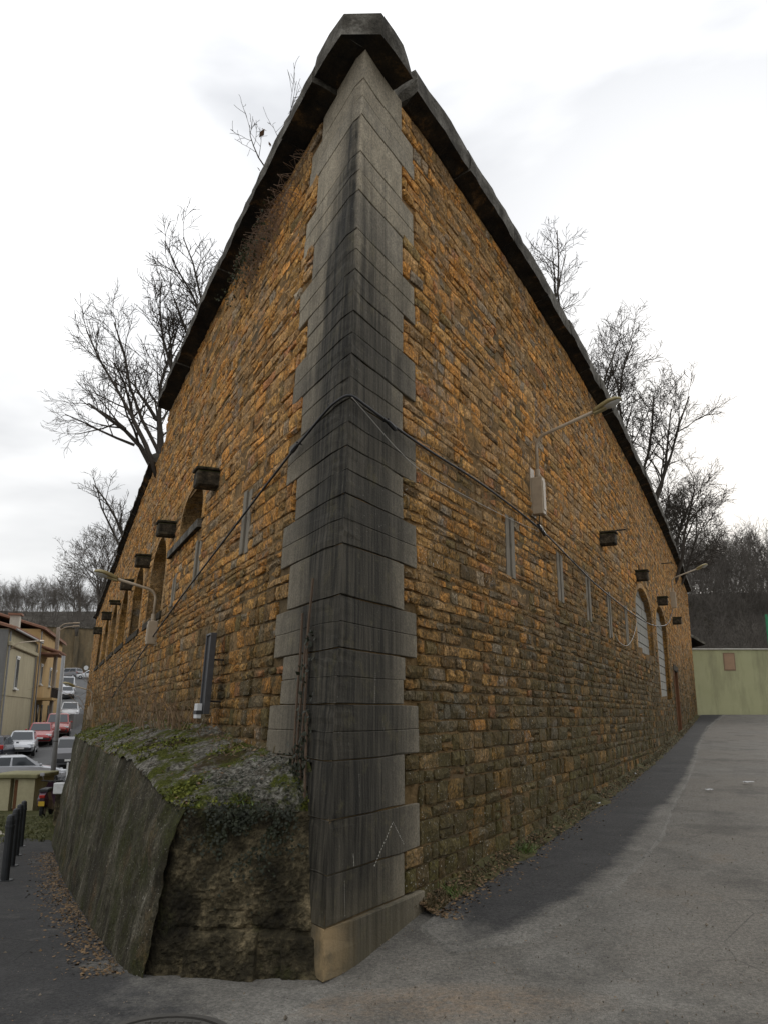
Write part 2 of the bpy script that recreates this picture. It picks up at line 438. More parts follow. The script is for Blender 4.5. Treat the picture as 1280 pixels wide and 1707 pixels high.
# openings on each face: (s0, s1, sill, spring, crown)
ARCH = {'R': [(13.0, 16.05, 2.93, 3.75, 4.36), (17.0, 20.1, 2.02, 3.75, 4.42)],
        'L': [(4.93, 6.55, 3.99, 4.2, 4.6)]+[(7.70+3.05*i, 9.62+3.05*i, 3.14, 3.75, 4.46) for i in range(6)]}
SLOT = {'R': [(3.88, 3.06, 3.76), (6.06, 3.06, 3.72), (7.87, 2.97, 3.64), (9.63, 2.86, 3.64), (11.55, 2.9, 3.64)],
        'L': [(2.62, 3.14, 3.80), (4.98, 3.12, 3.75), (6.62, 3.10, 3.52)]}
DOOR = (21.6, 23.2, .9, 3.0)
SPOUT = {'R': [9.25, 13.5, 18.0, 23.2], 'L': [4.22, 7.22, 10.12, 13.2, 16.35, 19.5, 24.1]}
SPZ = {'R': 4.5, 'L': 4.3}
def arch_half(a, z):
    s0, s1, zs, zp, zc = a; h = (s1-s0)/2
    if z < zs or z > zc: return -1
    if z <= zp: return h
    t = (z-zp)/(zc-zp); return h*math.sqrt(max(0, 1-t*t))
def quoin_ext(k, i):
    if k == 'R': return 1.40 if i % 2 == 0 else 1.15
    return 1.40 if i % 2 == 0 else 1.14
QZ = [0.0, .30, .60, .93]+[.93+.37*i for i in range(1, 18)]
QZ = [z for z in QZ if z < 7.15]+[7.18]
def quoin_idx(z):
    for i in range(len(QZ)-1):
        if z < QZ[i+1]: return i
    return len(QZ)-2
def blocked(k, z0, z1):
    """intervals of s taken by openings, slots and the quoins in a course"""
    zm = (z0+z1)/2; iv = [(-1, max(quoin_ext(k, quoin_idx(z0+.02)), quoin_ext(k, quoin_idx(z1-.02)) if abs(z1-z0) < .1 else 0, quoin_ext(k, quoin_idx(zm)))+.008)]
    for a in ARCH[k]:
        hw = max(arch_half(a, z0), arch_half(a, z1), arch_half(a, zm))
        if z0 < a[2] < z1 and a[2]-z0 < .05: hw = (a[1]-a[0])/2
        if hw > 0: m = (a[0]+a[1])/2; iv.append((m-hw-.11, m+hw+.11))
    for s, a, b in SLOT[k]:
        if z1 > a+.03 and z0 < b-.03: iv.append((s-.155, s+.155))
    if k == 'R' and z0 < DOOR[3]: iv.append((DOOR[0], DOOR[1]))
    for s in SPOUT[k]:
        if z1 > SPZ[k]-.12 and z0 < SPZ[k]+.12: iv.append((s-.13, s+.13))
    return sorted(iv)

PAL = {'or': (.62, .31, .082), 'oc': (.53, .32, .11), 'ta': (.53, .36, .18), 'rd': (.44, .205, .10), 'gy': (.24, .22, .18), 'lg': (.36, .335, .28),
       'br': (.17, .115, .06), 'dk': (.09, .068, .042), 'ol': (.20, .165, .075), 'ms': (.16, .155, .05)}
def stone_col(k, s, z, rg):
    h = nz(s*.45, z*.5, 3.3 if k == 'R' else 8.1); h2 = nz(s*.16, z*.3, 17.)
    up = sm(1.3, 5.0, z+h*1.6+(h2*1.2))
    if k == 'L': up = sm(.3, 3.6, z+h*1.6)
    ws = {'or': .05+.42*up, 'oc': .16+.16*up, 'ta': .06+.22*up, 'rd': .02+.04*up, 'gy': .06+.07*(h > .1), 'lg': .02+.03*up,
          'br': .26*(1-.75*up), 'dk': .22*(1-.85*up), 'ol': .30*(1-.75*up), 'ms': .5*sm(1.0, .2, z-.03*s)}
    ks = list(ws); c = PAL[rg.choices(ks, [ws[q] for q in ks])[0]]
    b = rg.uniform(.72, 1.12)*(.88+.34*up); t = rg.uniform(.05, .6)
    m = tuple(lerp(x, y, up) for x, y in zip((.135, .105, .052), (.54, .31, .105)))
    c = tuple(lerp(x, y, t)*b for x, y in zip(c, m))
    return c

def stone_mesh(mb, k, s0, s1, zb, zt, rg, lod, col):
    """one rough block: zb / zt give the bed heights at s"""
    s0 += rg.uniform(.001, .006); s1 -= rg.uniform(.001, .006); g0, g1 = rg.uniform(.001, .008), rg.uniform(.0005, .004)
    wd = s1-s0; ht = zt((s0+s1)/2)-zb((s0+s1)/2)-g0-g1
    if wd < .03 or ht < .025: return False
    of = rg.uniform(-.003, .005) if rg.random() > .1 else rg.uniform(-.016, .018)
    tl = rg.uniform(-.008, .008); tv = rg.uniform(-.008, .008)
    ns = 1 if lod == 2 else max(2, min(5, int(wd/.1)))
    nv = 1 if lod == 2 else 2
    ce = min(.013, wd*.14, ht*.18)
    def P(u, v, o):
        uu = u; s = s0+wd*uu; b, t = zb(s)+g0, zt(s)-g1
        return wp(k, s, lerp(b, t, v), o)
    ring = []
    for i in range(ns+1): ring.append((i/ns, 0.))
    for i in range(1, nv+1): ring.append((1., i/nv))
    for i in range(1, ns+1): ring.append((1-i/ns, 1.))
    for i in range(1, nv): ring.append((0., 1-i/nv))
    jt = [] ; m = len(ring)
    for (u, v) in ring:
        corner = (u in (0., 1.)) and (v in (0., 1.))
        cu, cv = .5-u, .5-v
        r = rg.uniform(.1, 1.3) if corner else rg.uniform(-.25, .7)
        jt.append((u+(ce*r*(1 if cu > 0 else -1 if cu < 0 else 0))/wd*(1 if u in (0., 1.) else 0),
                   v+(ce*.8*r*(1 if cv > 0 else -1 if cv < 0 else 0))/ht*(1 if v in (0., 1.) else 0)))
    vs = []; fs = []
    for (u, v) in jt: vs.append(P(u, v, -.05))
    for (u, v) in jt:
        vs.append(P(u, v, of-.007+tl*(u-.5)+tv*(v-.5)+rg.uniform(-.005, .005)))
    iu, iv = ce*.75/wd, ce*.7/ht
    for (u, v) in jt:
        vs.append(P(min(1-iu, max(iu, u)), min(1-iv, max(iv, v)), of+tl*(u-.5)+tv*(v-.5)+rg.uniform(-.008, .008)))
    for i in range(m):
        q = (i+1) % m
        fs.append((i, q, m+q, m+i)); fs.append((m+i, m+q, 2*m+q, 2*m+i))
    if lod == 2: fs.append(tuple(range(2*m, 3*m)))
    else:
        n0 = len(vs)
        for i in range(1, ns+1):
            vs.append(P((i-.5)/ns, .5+rg.uniform(-.1, .1), of+.006+tl*((i-.5)/ns-.5)+rg.uniform(-.008, .014)))
        lo = [2*m+i for i in range(ns+1)]; hi = [2*m+(2*ns+nv-i) for i in range(ns+1)]
        rt, lf = 2*m+ns+1, 2*m+m-1
        for i in range(ns):
            cidx = n0+i
            fs.append((lo[i], lo[i+1], cidx)); fs.append((hi[i+1], hi[i], cidx))
            if i < ns-1:
                fs.append((lo[i+1], n0+i+1, cidx)); fs.append((hi[i+1], cidx, n0+i+1))
        fs.append((lo[0], n0, lf)); fs.append((lf, n0, hi[0]))
        fs.append((lo[ns], rt, n0+ns-1)); fs.append((rt, hi[ns], n0+ns-1))
    cols = []
    for _ in vs:
        f = rg.uniform(.86, 1.14); cols.append((col[0]*f, col[1]*f, col[2]*f))
    mb.add(vs, fs, cols); return True

def face_stones(k):
    rg = random.Random(41 if k == 'R' else 77)
    zlo = -.1 if k == 'R' else .9
    beds = [zlo]; seeds = []
    while beds[-1] < 7.1:
        beds.append(beds[-1]+rg.choice((.085, .10, .115, .125, .135, .15, .175))*rg.uniform(.92, 1.08)*(1.15 if beds[-1] < 1.2 else 1.0 if beds[-1] < 2.6 else .82))
    res = []
    for i in range(len(beds)-1):
        def bed(j):
            amp = .022 if k == 'R' else .03
            return lambda s, j=j: beds[j]+amp*nz(s*.55, j*5.7, 1.)+.008*nz(s*2.3, j*3.1, 4.)
        b0, b1 = bed(i), bed(i+1)
        z0, z1 = beds[i], beds[i+1]; iv = blocked(k, z0, z1); gaps = []; cur = iv[0][1]
        for a, b in iv[1:]:
            if a > cur: gaps.append((cur, a))
            cur = max(cur, b)
        if cur < LEN[k]: gaps.append((cur, LEN[k]))
        for a, b in gaps:
            s = a
            while s < b-.02:
                L = rg.choice((.11, .16, .20, .25, .31, .40))*rg.uniform(.8, 1.2)
                if b-s-L < .09: L = b-s
                if L > .75: L *= .5
                e = s+L; m = (s+e)/2
                if z1 > zbot(k, m) and z1 < ztop(k, m)+.12:
                    if z1 > ztop(k, m): bb1 = lambda q, k=k: ztop(k, q)
                    else: bb1 = b1
                    if rg.random() < .12 and z1-z0 > .13:
                        f = rg.uniform(.4, .6)
                        md = lambda q, f=f, b0=b0, b1=bb1: lerp(b0(q), b1(q), f)
                        res.append((s, e, b0, md)); res.append((s, e, md, bb1))
                    else: res.append((s, e, b0, bb1))
                s = e
    return res, rg

def visible_area(k, s0, s1, b0, b1):
    m = (s0+s1)/2
    q = [proj(wp(k, s, z)) for s, z in ((s0, b0(s0)), (s1, b0(s1)), (s1, b1(s1)), (s0, b1(s0)))]
    if max(p[1] for p in q) > 1690 or min(p[1] for p in q) < 60: return 0
    z = (b0(m)+b1(m))/2
    if k == 'L' and z < 1.55: return 0
    a = 0
    for i in range(4): a += q[i][0]*q[(i+1) % 4][1]-q[(i+1) % 4][0]*q[i][1]
    return abs(a)/2

for k, nm, lab in (('R', 'ramp_face', 'sunward face, orange rubble darker and mossy low down'), ('L', 'street_face', 'leaning face, orange rubble with arched openings')):
    stones, rg = face_stones(k)
    # mortar core behind the stones, with holes for the openings
    mb = MB(); S = [0.75]
    while S[-1] < LEN[k]: S.append(S[-1]+(.11 if S[-1] < 8 else .2 if S[-1] < 16 else .4))
    nzv = 62; vid = {}
    for i, s in enumerate(S):
        t = ztop(k, s); b = zbot(k, s)
        for j in range(nzv+1):
            z = lerp(b, t, j/nzv)
            vid[i, j] = len(mb.v)
            o = lerp(-.012, -.005, sm(1.5, 3.5, z))+.011*nz(s*1.9, z*1.9, 2.)+.005*nz(s*9, z*9, 7.)-.022*sm(1.55, 1.3, s)
            mb.v.append(wp(k, s, z, o)); mb.c.append((1, 1, 1))
    for i in range(len(S)-1):
        m = (S[i]+S[i+1])/2; t = ztop(k, m); b = zbot(k, m)
        for j in range(nzv):
            z = lerp(b, t, (j+.5)/nzv); hole = False
            for a in ARCH[k]:
                hw = arch_half(a, z)
                if hw > 0 and abs(m-(a[0]+a[1])/2) < hw+.02: hole = True
            for s, a, c in SLOT[k]:
                if abs(m-s) < .12 and a+.05 < z < c-.05: hole = True
            if k == 'R' and DOOR[0]+.1 < m < DOOR[1]-.1 and z < DOOR[3]-.1: hole = True
            if not hole: mb.f.append((vid[i, j], vid[i+1, j], vid[i+1, j+1], vid[i, j+1])); mb.mi.append(0)
    core = mb.build(nm, MM, FORT); core['label'] = lab
    order = sorted(range(len(stones)), key=lambda q: -visible_area(k, *stones[q]))
    top = set(order[:300]); rest = MB()
    for q, (s0, s1, b0, b1) in enumerate(stones):
        z = (b0(s0)+b1(s0))/2; c = stone_col(k, (s0+s1)/2, z, rg); lod = 0 if s0 < 14 else 2
        if q in top:
            one = MB()
            if stone_mesh(one, k, s0, s1, b0, b1, rg, 0, c): one.build('stone', MS, core, color=True)
        else: stone_mesh(rest, k, s0, s1, b0, b1, rg, lod, c)
    tag(rest.build('stones', MS, core, color=True), kind='stuff')

# ---- quoins: dressed blocks that wrap the corner
def corner_pts(z):
    cr = wp('R', .0606*z, z, .012)
    wch = lerp(.30, .11, sm(1.2, 6.6, z))
    cl = wp('L', .035*z+wch, z, .012)
    return cr, cl
rq = random.Random(5)
for i in range(len(QZ)-1):
    halves = [(QZ[i], QZ[i+1])] if i < 3 or rq.random() < .45 else [(QZ[i], (QZ[i]+QZ[i+1])/2), ((QZ[i]+QZ[i+1])/2, QZ[i+1])]
    for hi_, (z0, z1) in enumerate(halves):
        jb = .0045 if hi_ == 0 else .0012; jt_ = .0045 if hi_ == len(halves)-1 else .0012
        er = quoin_ext('R', i)+rq.uniform(-.02, .02); el = (quoin_ext('L', i)+rq.uniform(-.02, .02)) if i > 2 else .35
        po = rq.uniform(0, .007)
        if i == 0: po = .04
        mb = MB(); rings = []; cols = []
        rz_ = [z0+jb, z0+jb+.005, z0+jb+.05, (z0+z1)/2, z1-jt_-.05, z1-jt_-.005, z1-jt_]
        for qn, z in enumerate(rz_):
            ins = .005 if qn in (0, 6) else 0.
            o = po-ins; cr, cl = corner_pts(z)
            dam = .0
            if i < 5: dam = .03*abs(nz(z*5, 2.2))+.015
            ring = []; cc = []
            ring.append(wp('R', er, z, -.12)); cc.append(.5)
            ring.append(wp('R', er-ins, z, o-.006)); cc.append(.5)
            for t in (.75, .5, .25):
                ring.append(wp('R', lerp(.0606*z+.03, er-.02, t), z, o+.004*nz(t*9, z*6, i))); cc.append(1. if t < .6 else .9)
            ring.append((cr[0]+rq.uniform(-.004, .004)-dam*.4, cr[1]+dam, z)); cc.append(1.)
            ring.append(tuple(lerp(a, b, .5)+rq.uniform(-.004, .004) for a, b in zip(cr, cl))[:2]+(z,)); cc.append(1.15)
            ring.append((cl[0]+rq.uniform(-.004, .004), cl[1]+rq.uniform(-.004, .004), z)); cc.append(1.05)
            for t in (.4, .75):
                ring.append(wp('L', lerp(.035*z+.32, el-.02, t), z, o+.005*nz(t*7, z*6, i+30))); cc.append(.88 if t < .6 else .66)
            ring.append(wp('L', el-ins, z, o-.006)); cc.append(.52)
            ring.append(wp('L', el, z, -.12)); cc.append(.52)
            rings.append(ring); cols += cc
        for qn, ring in enumerate(rings):
            zj = z0 if qn < 3 else z1
            if qn != 3: rings[qn] = [(p[0], p[1], p[2]+.010*nz(p[0]*2.5, p[1]*2.5, zj*7)+.005*nz(p[0]*9, p[1]*9, zj*7)) for p in ring]
        mb.loft(rings); mb.c = [(min(q, 1), .0 if q < 1.02 else (.95 if QZ[i] < 6.3 else .3), (1. if i == 0 and n_ % 12 == 5 else .4 if i == 0 and n_ % 12 == 6 else 0)) for n_, q in enumerate(cols)]
        mb.build('quoin_stone', MQ, FORT, color=True)

mb = MB(); rings = []
for z in np.arange(0., 7.2, .17):
    cr, cl = corner_pts(z)
    rings.append([wp('R', 1.1, z, -.15), wp('R', 1.1, z, -.012), wp('R', .0606*z+.35, z, -.012), (cr[0]-.012, cr[1]+.032, z), (cl[0]+.022, cl[1]+.022, z), wp('L', .035*z+.55, z, -.012), wp('L', 1.1, z, -.012), wp('L', 1.1, z, -.15)])
mb.loft(rings); mb.build('corner_mortar', MM, FORT)
# ---- coping: nose stone at the corner, then slabs along both faces
def coping(k, s0, s1, rg, over, th, zf, skew=0.):
    mb = MB(); n = max(2, int((s1-s0)/.14)) if s0 < 12 else 4; rings = []
    dz = rg.uniform(-.012, .02); do = rg.uniform(-.016, .016)
    for i in range(n+1):
        s = lerp(s0, s1, i/n); zs = zf(s)+dz; j = lambda q: .018*nz(s*3, q*3.1, 5.)+.014*nz(s*9, q*2.3, 2.)
        sk = skew*(1-i/n)
        rings.append([wp(k, s, zs-.005, -.35), wp(k, s, zs-.005+j(1)*.4, .02), wp(k, s+sk*.5, zs+.035+j(2), over*.62+do), wp(k, s+sk, zs+.05+j(3), over+do+j(4)),
                      wp(k, s+sk, zs+.05+th*.55, over+do+j(5)), wp(k, s+sk, zs+.05+th+j(6), over+do-.015+j(7)), wp(k, s, zs+.09+th+j(8), over*.3), wp(k, s, zs+.12+th, -.35)])
    mb.loft(rings); return mb.build('coping_stone', MC, FORT)
rg = random.Random(9)
s = 1.19
while s < 36:
    L = rg.uniform(.9, 1.6); coping('R', s, min(36.2, s+L)-.012, rg, .19, .25, lambda q: 7.15, skew=-.06 if s < 1.3 else 0); s += L
s = .8
while s < 9.8:
    L = rg.uniform(.8, 1.5); e = min(9.75, s+L)
    if e-s > .15: coping('L', s, e-.012, rg, .24, .20, lambda q: 7.11)
    s += L
s = 11.2
while s < 29.5:
    L = rg.uniform(1.0, 1.8); coping('L', s, min(29.6, s+L)-.012, rg, .12, .10, lambda q: ztop('L', q)); s += L
mb = MB(); rings = []
def nose(z, o, inn):
    ne = .97-.75*max(0, z-7.2); a = wp('R', ne, z, o); b = wp('L', .78, z, o+.03)
    return [wp('R', ne, z, -.35), a, wp('R', .62, z, o), wp('R', .40, z, o-.015), wp('L', .22, z, o+.01), wp('L', .48, z, o+.03), b, wp('L', .78, z, -.35)]
for z, o in ((7.15, -.02), (7.155, .03), (7.185, .13), (7.20, .205), (7.33, .21), (7.42, .20), (7.46, .06)):
    rings.append([(p[0]+.012*nz(p[0]*5, p[1]*5, z*4), p[1]+.012*nz(p[0]*5, p[1]*5, z*4+9), p[2]+.008*nz(p[0]*6, p[1]*6, 3)) for p in nose(z, o, 0)])
mb.loft(rings); mb.build('coping_stone', MC, FORT)['label'] = 'blunt nose stone capping the corner'
# earth on top, held by the two faces
mb = MB(); n = 40
for i in range(n+1):
    t = i/n; a = wp('L', .6+t*28.8, ztop('L', .6+t*28.8)-.05, -.2); b = wp('R', .6+t*35.2, 7.1, -.2)
    for q in range(9):
        f = q/8; mb.v.append((lerp(a[0], b[0], f), lerp(a[1], b[1], f), lerp(a[2], b[2], f)+.35*math.sin(f*math.pi)*t+.1*nz(i*.7, q*.9))); mb.c.append((1, 1, 1))
for i in range(n):
    for q in range(8): mb.f.append((i*9+q, i*9+q+1, (i+1)*9+q+1, (i+1)*9+q)); mb.mi.append(0)
gearth = G('rough_earth', .97, .1); fe = gearth.noise(6, 6, .7); ME = gearth.done(gearth.ramp(fe, [(.35, (.03, .026, .015)), (.55, (.075, .07, .03)), (.7, (.12, .10, .055))])); 
mb.build('earth_fill', ME, FORT)
# end returns of the two faces
mb = MB()
for k, s in (('R', 36.), ('L', 29.5)):
    x, y, d, nn = frame(k, s); a = wp(k, s, 0, .0); t = ztop(k, s)
    pa, pb = wp(k, s, -2.5, 0), wp(k, s, t, 0)
    far = (pa[0]-nn[0]*12, pa[1]-nn[1]*12)
    mb.add([pa, (far[0], far[1], -2.5), (far[0], far[1], t), pb], [(0, 1, 2, 3)])
mb.build('rear_return', MM, FORT)

# ---- openings
def opening(k, a, depth, infill, surround, name):
    s0, s1, zs, zp, zc = a; m = (s0+s1)/2; h = (s1-s0)/2
    prof = [(s0, zs)]+[(m-h*math.cos(t), zp+(zc-zp)*math.sin(t)) for t in [math.pi*i/14 for i in range(15)]]+[(s1, zs)]
    e = thing_part('arched_opening', k, m, zs, .02)
    mb = MB()
    for i in range(len(prof)-1):
        (sa, za), (sb, zb) = prof[i], prof[i+1]
        def outw(s, z, w_):
            dx, dz_ = s-m, z-max(zs, min(zp, z))
            if z <= zp: return (s+(w_ if s > m else -w_), z)
            L = math.hypot(dx/h, (z-zp)/(zc-zp)) or 1; return (m+dx*(1+w_/h), zp+(z-zp)*(1+w_/(zc-zp)*.9))
        oa, ob = outw(sa, za, .13), outw(sb, zb, .13)
        P = [wp(k, oa[0], oa[1], .006), wp(k, ob[0], ob[1], .006), wp(k, sb, zb, .014), wp(k, sa, za, .014), wp(k, sb, zb, -depth), wp(k, sa, za, -depth), wp(k, oa[0], oa[1], -.05), wp(k, ob[0], ob[1], -.05)]
        f = rg.uniform(.75, 1.15); base = PAL['ta'] if rg.random() < .5 else PAL['oc']
        mb.add(P, [(0, 1, 2, 3), (3, 2, 4, 5), (6, 7, 1, 0)], tuple(x*f for x in base))
    mb.build('surround', MS, e, color=True)
    mb = MB(); vs = [wp(k, s_, z_, -depth+.01) for s_, z_ in prof]
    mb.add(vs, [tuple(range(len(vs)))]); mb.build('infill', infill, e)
    return e
def thing_part(name, k, s, z, o):
    e = bpy.data.objects.new(name, None); COL.objects.link(e); e.parent = FORT; p = wp(k, s, z, o); b = WL[FORT.name]
    e.location = (p[0]-b[0], p[1]-b[1], p[2]-b[2]); WL[e.name] = p; e.empty_display_size = .1; return e
def wall_box(mb, k, s0, s1, z0, z1, o0, o1, bev=.012, rough=.0):
    x, y, d, n = frame(k, (s0+s1)/2)
    c = wp(k, (s0+s1)/2, (z0+z1)/2, (o0+o1)/2)
    zz = Vector((-n[0]*BL, -n[1]*BL, 1)).normalized() if k == 'L' else Vector((0, 0, 1))
    mb.box(c, (s1-s0, o1-o0, z1-z0), ax=(Vector((d[0], d[1], 0)), Vector((n[0], n[1], 0)), zz), bev=bev)
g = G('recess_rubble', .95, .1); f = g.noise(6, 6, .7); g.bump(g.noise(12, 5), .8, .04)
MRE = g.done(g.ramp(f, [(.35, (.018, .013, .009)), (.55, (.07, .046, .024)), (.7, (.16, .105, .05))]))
for a in ARCH['R']:
    e = opening('R', a, .14, MBL, MS, 'x')
    # cement blocks laid in courses, a joint apart
    s0, s1, zs, zp, zc = a; z = zs+.01; row = 0
    while z < zc-.04:
        zt_ = min(z+.205, zc); hw = min(arch_half(a, z+.001) if arch_half(a, z+.001) > 0 else 9, arch_half(a, min(zt_, zc-.001)-.001)+.12); hw = min(hw, arch_half(a, (z+zt_)/2))
        if hw > .12:
            m = (s0+s1)/2; s = m-hw; q = .25 if row % 2 else .5
            while s < m+hw-.03:
                t = min(s+q, m+hw); b_ = MB(); wall_box(b_, 'R', s+.006, t-.006, z+.006, zt_-.006, -.14, -.105+rg.uniform(-.006, .004), .006); b_.build('block', MBL, e); s = t; q = .5
        z += .21; row += 1
for a in ARCH['L']:
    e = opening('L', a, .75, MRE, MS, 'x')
    mb = MB(); wall_box(mb, 'L', a[0]-.03, a[1]+(.75 if a[0] < 6 else .3), a[2]-.12, a[2]-.004, -.3, .06 if a[0] < 6 else .03, .006); mb.build('sill', MSP if a[0] > 6 else MC, e)
for k in 'RL':
    for s, z0, z1 in SLOT[k]:
        e = thing_part('loophole', k, s, z0, .02)
        for sg in (-1, 1):
            mb = MB(); t = rg.uniform(-.03, .03); wall_box(mb, k, s+(.028 if sg > 0 else -.14), s+(.14 if sg > 0 else -.028), z0+t*.6, z1+t, -.2, .006+rg.uniform(-.012, .012), .004); mb.build('jamb_slab', MSL, e)
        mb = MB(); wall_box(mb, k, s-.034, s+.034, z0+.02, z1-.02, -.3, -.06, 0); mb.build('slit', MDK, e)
    for i, s in enumerate(SPOUT[k]):
        z = SPZ[k]; mb = MB(); L = .26 if k == 'L' else .26
        wd, ht = (.115, .112)
        if k == 'L' and i == 4: ht = .05
        wall_box(mb, k, s-wd, s+wd, z-ht+.01, z+ht-.02, -.1, L, .02)
        wall_box(mb, k, s-wd-.015, s+wd+.015, z+ht-.019, z+ht+.015, -.1, L+.02, .012)
        mb.build('spout', MSP, FORT)
mb = MB(); wall_box(mb, 'R', DOOR[0]+.05, DOOR[1]-.05, DOOR[2], DOOR[3]-.05, -.22, -.16, 0); dr = mb.build('door', MRUST, FORT); dr['label'] = 'rust-brown metal door'
for s_ in (DOOR[0], DOOR[1]-.1):
    mb = MB(); wall_box(mb, 'R', s_, s_+.1, DOOR[2]-.2, DOOR[3]-.12, -.25, .02, .01); mb.build('door_jamb', MRUST, FORT)
mb = MB(); wall_box(mb, 'R', DOOR[0]-.06, DOOR[1]+.06, DOOR[3]-.118, DOOR[3]+.06, -.25, .025, .01); mb.build('door_lintel', MSP, FORT)
for s_, z_, L in ((10.6, 4.93, .24), (20.3, 5.9, .3), (9.62, 4.52, .2)):
    mb = MB(); mb.tube([wp('R', s_, z_, -.05), wp('R', s_, z_+.005, L)], .013, 6); mb.build('iron_bar', MIRON, FORT)

# ---------------------------------------------------------------- ground
def m_asphalt(name, lo, hi, warm, stain=True, agg=1.0, edge=None):
    g = G(name, .93, .2)
    a = g.noise(.55, 6, .6); b = g.noise(2.4, 6, .65); f = g.noise(120, 4, .8); v = g.vor(150)
    c = g.mix(g.rng(b, .3, .7), lo, hi)
    c = g.mix(g.ramp(a, [(.42, 0.), (.62, .8)]), c, warm)
    if stain:
        x, y = g.sep()[0], g.sep()[1]
        dx = g.math('SUBTRACT', x, .35); dy = g.math('SUBTRACT', y, 5.22)
        r = g.math('ADD', g.math('MULTIPLY', g.math('MULTIPLY', dx, dx), .8), g.math('MULTIPLY', g.math('MULTIPLY', dy, dy), 8.))
        r = g.math('ADD', r, g.math('MULTIPLY', g.noise(2.2, 6, .7), 1.3))
        c = g.mix(g.math('MULTIPLY', g.rng(r, 1.5, .62, 0., .6), g.rng(g.noise(16, 6, .75), .35, .6)), c, (.33, .225, .135))        # sand washed off the wall
        c = g.mix(g.ramp(g.noise(1.3, 6, .72, g.map((1, 1, 1), loc=(8, 1, 3))), [(.60, 0.), (.74, .5)]), c, (.24, .185, .13))
        c = g.mix(g.ramp(g.noise(.9, 6, .7, g.map((1, 1, 1), loc=(2, 5, 3))), [(.52, 0.), (.66, .6)]), c, tuple(x_*.55 for x_ in lo))
    if edge:
        ef = g.math('ADD', g.sep(g.attr('Col'))[0], g.math('MULTIPLY', g.math('SUBTRACT', g.noise(1.8, 7, .75), .5), 1.7))
        c = g.mix(g.rng(ef, .25, .75), c, g.mix(g.rng(b, .3, .7), *edge))
    gr = g.noise(42, 5, .8)
    c = g.mix(g.rng(gr, .34, .66), g.mix(1., c, (.52, .52, .52), 'MULTIPLY'), g.mix(1., c, (1.42, 1.4, 1.36), 'MULTIPLY'))
    c = g.mix(g.rng(f, .35, .65, .6*agg, 0.), c, tuple(x*.3 for x in lo))
    c = g.mix(g.ramp(g.noise(9, 4, .8), [(.68, 0.), (.72, .8)]), c, tuple(x*.3 for x in lo))
    c = g.mix(g.math('MULTIPLY', g.ramp(v, [(.0, 1.), (.18, 0.)]), .35*agg), c, tuple(min(1, x*1.9) for x in hi))
    ck = g.vor(.9, g.mix(.12, g.pos(), g.n('ShaderNodeTexNoise').outputs['Color']), 'DISTANCE_TO_EDGE')
    c = g.mix(g.math('MULTIPLY', g.ramp(ck, [(0., 1.), (.006, 0.)]), g.ramp(a, [(.5, 0.), (.6, .6)])), c, tuple(x*.3 for x in lo))
    g.bump(g.math('ADD', f, g.math('MULTIPLY', v, .6)), .6*agg, .008)
    return g.done(c)
MA = m_asphalt('worn_asphalt', (.145, .138, .124), (.255, .243, .218), (.21, .192, .165))
MA2 = m_asphalt('dark_asphalt_patch', (.044, .044, .045), (.08, .079, .078), (.055, .054, .053), False, .8, ((.145, .138, .124), (.255, .243, .218)))
MA3 = m_asphalt('street_asphalt', (.085, .088, .092), (.13, .13, .132), (.11, .11, .11), False, .5)
def axis(*segs):
    r = []
    for a, b, st in segs: r += list(np.arange(a, b, st))
    return r+[segs[-1][1]]
X = axis((-900, -60, 60), (-60, -20, 4), (-20, -8, .8), (-8, 10, .22), (10, 24, .9), (24, 60, 6), (60, 900, 60))
Y = axis((-400, -20, 40), (-20, 0, 2), (0, 9, .2), (9, 22, .5), (22, 60, 1.6), (60, 160, 4), (160, 1400, 60))
mb = MB()
for y in Y:
    for x in X: mb.v.append((x, y, gz(x, y)+(.012*nz(x*.9, y*.9)) * (1 if abs(x) < 20 and y < 40 else 0)))
nx = len(X)
for j in range(len(Y)-1):
    for i in range(nx-1): mb.f.append((j*nx+i, j*nx+i+1, (j+1)*nx+i+1, (j+1)*nx+i))
mb.c = [(1, 1, 1)]*len(mb.v); mb.mi = [0]*len(mb.f)
tag(mb.build('ground', MA, smooth=True), kind='structure')
def gh(x, y): return gz(x, y)+(.012*nz(x*.9, y*.9))*(1 if abs(x) < 20 and y < 40 else 0)

def strip(name, left, right, n, mat, dz, jag=0., kind='structure', cross=10, fade=None):
    """sheet between two plan polylines, laid on the ground"""
    def samp(pl_, t):
        L = [0]
        for a, b in zip(pl_, pl_[1:]): L.append(L[-1]+math.hypot(b[0]-a[0], b[1]-a[1]))
        q = t*L[-1]
        for i in range(len(pl_)-1):
            if q <= L[i+1]+1e-9:
                f = (q-L[i])/(L[i+1]-L[i]); return (lerp(pl_[i][0], pl_[i+1][0], f), lerp(pl_[i][1], pl_[i+1][1], f))
        return pl_[-1]
    mb = MB()
    for i in range(n+1):
        a, b = samp(left, i/n), samp(right, i/n)
        for q in range(cross+1):
            f = q/cross; x, y = lerp(a[0], b[0], f), lerp(a[1], b[1], f)
            if jag and q in (0, cross):
                x += jag*(nz(i*.35, q, 3.)+.6*nz(i*1.3, q, 7.)); y += jag*.5*nz(i*.6, q, 9.)
            mb.v.append((x, y, gh(x, y)+(dz+.0006*y if 0 < i < n and 0 < q < cross else -.02))); fd = fade(i/n, f) if fade else 0.; mb.c.append((fd, fd, fd))
    m = cross+1
    for i in range(n):
        for q in range(cross): mb.f.append((i*m+q, i*m+q+1, (i+1)*m+q+1, (i+1)*m+q)); mb.mi.append(0)
    return tag(mb.build(name, mat, color=True), kind=kind)
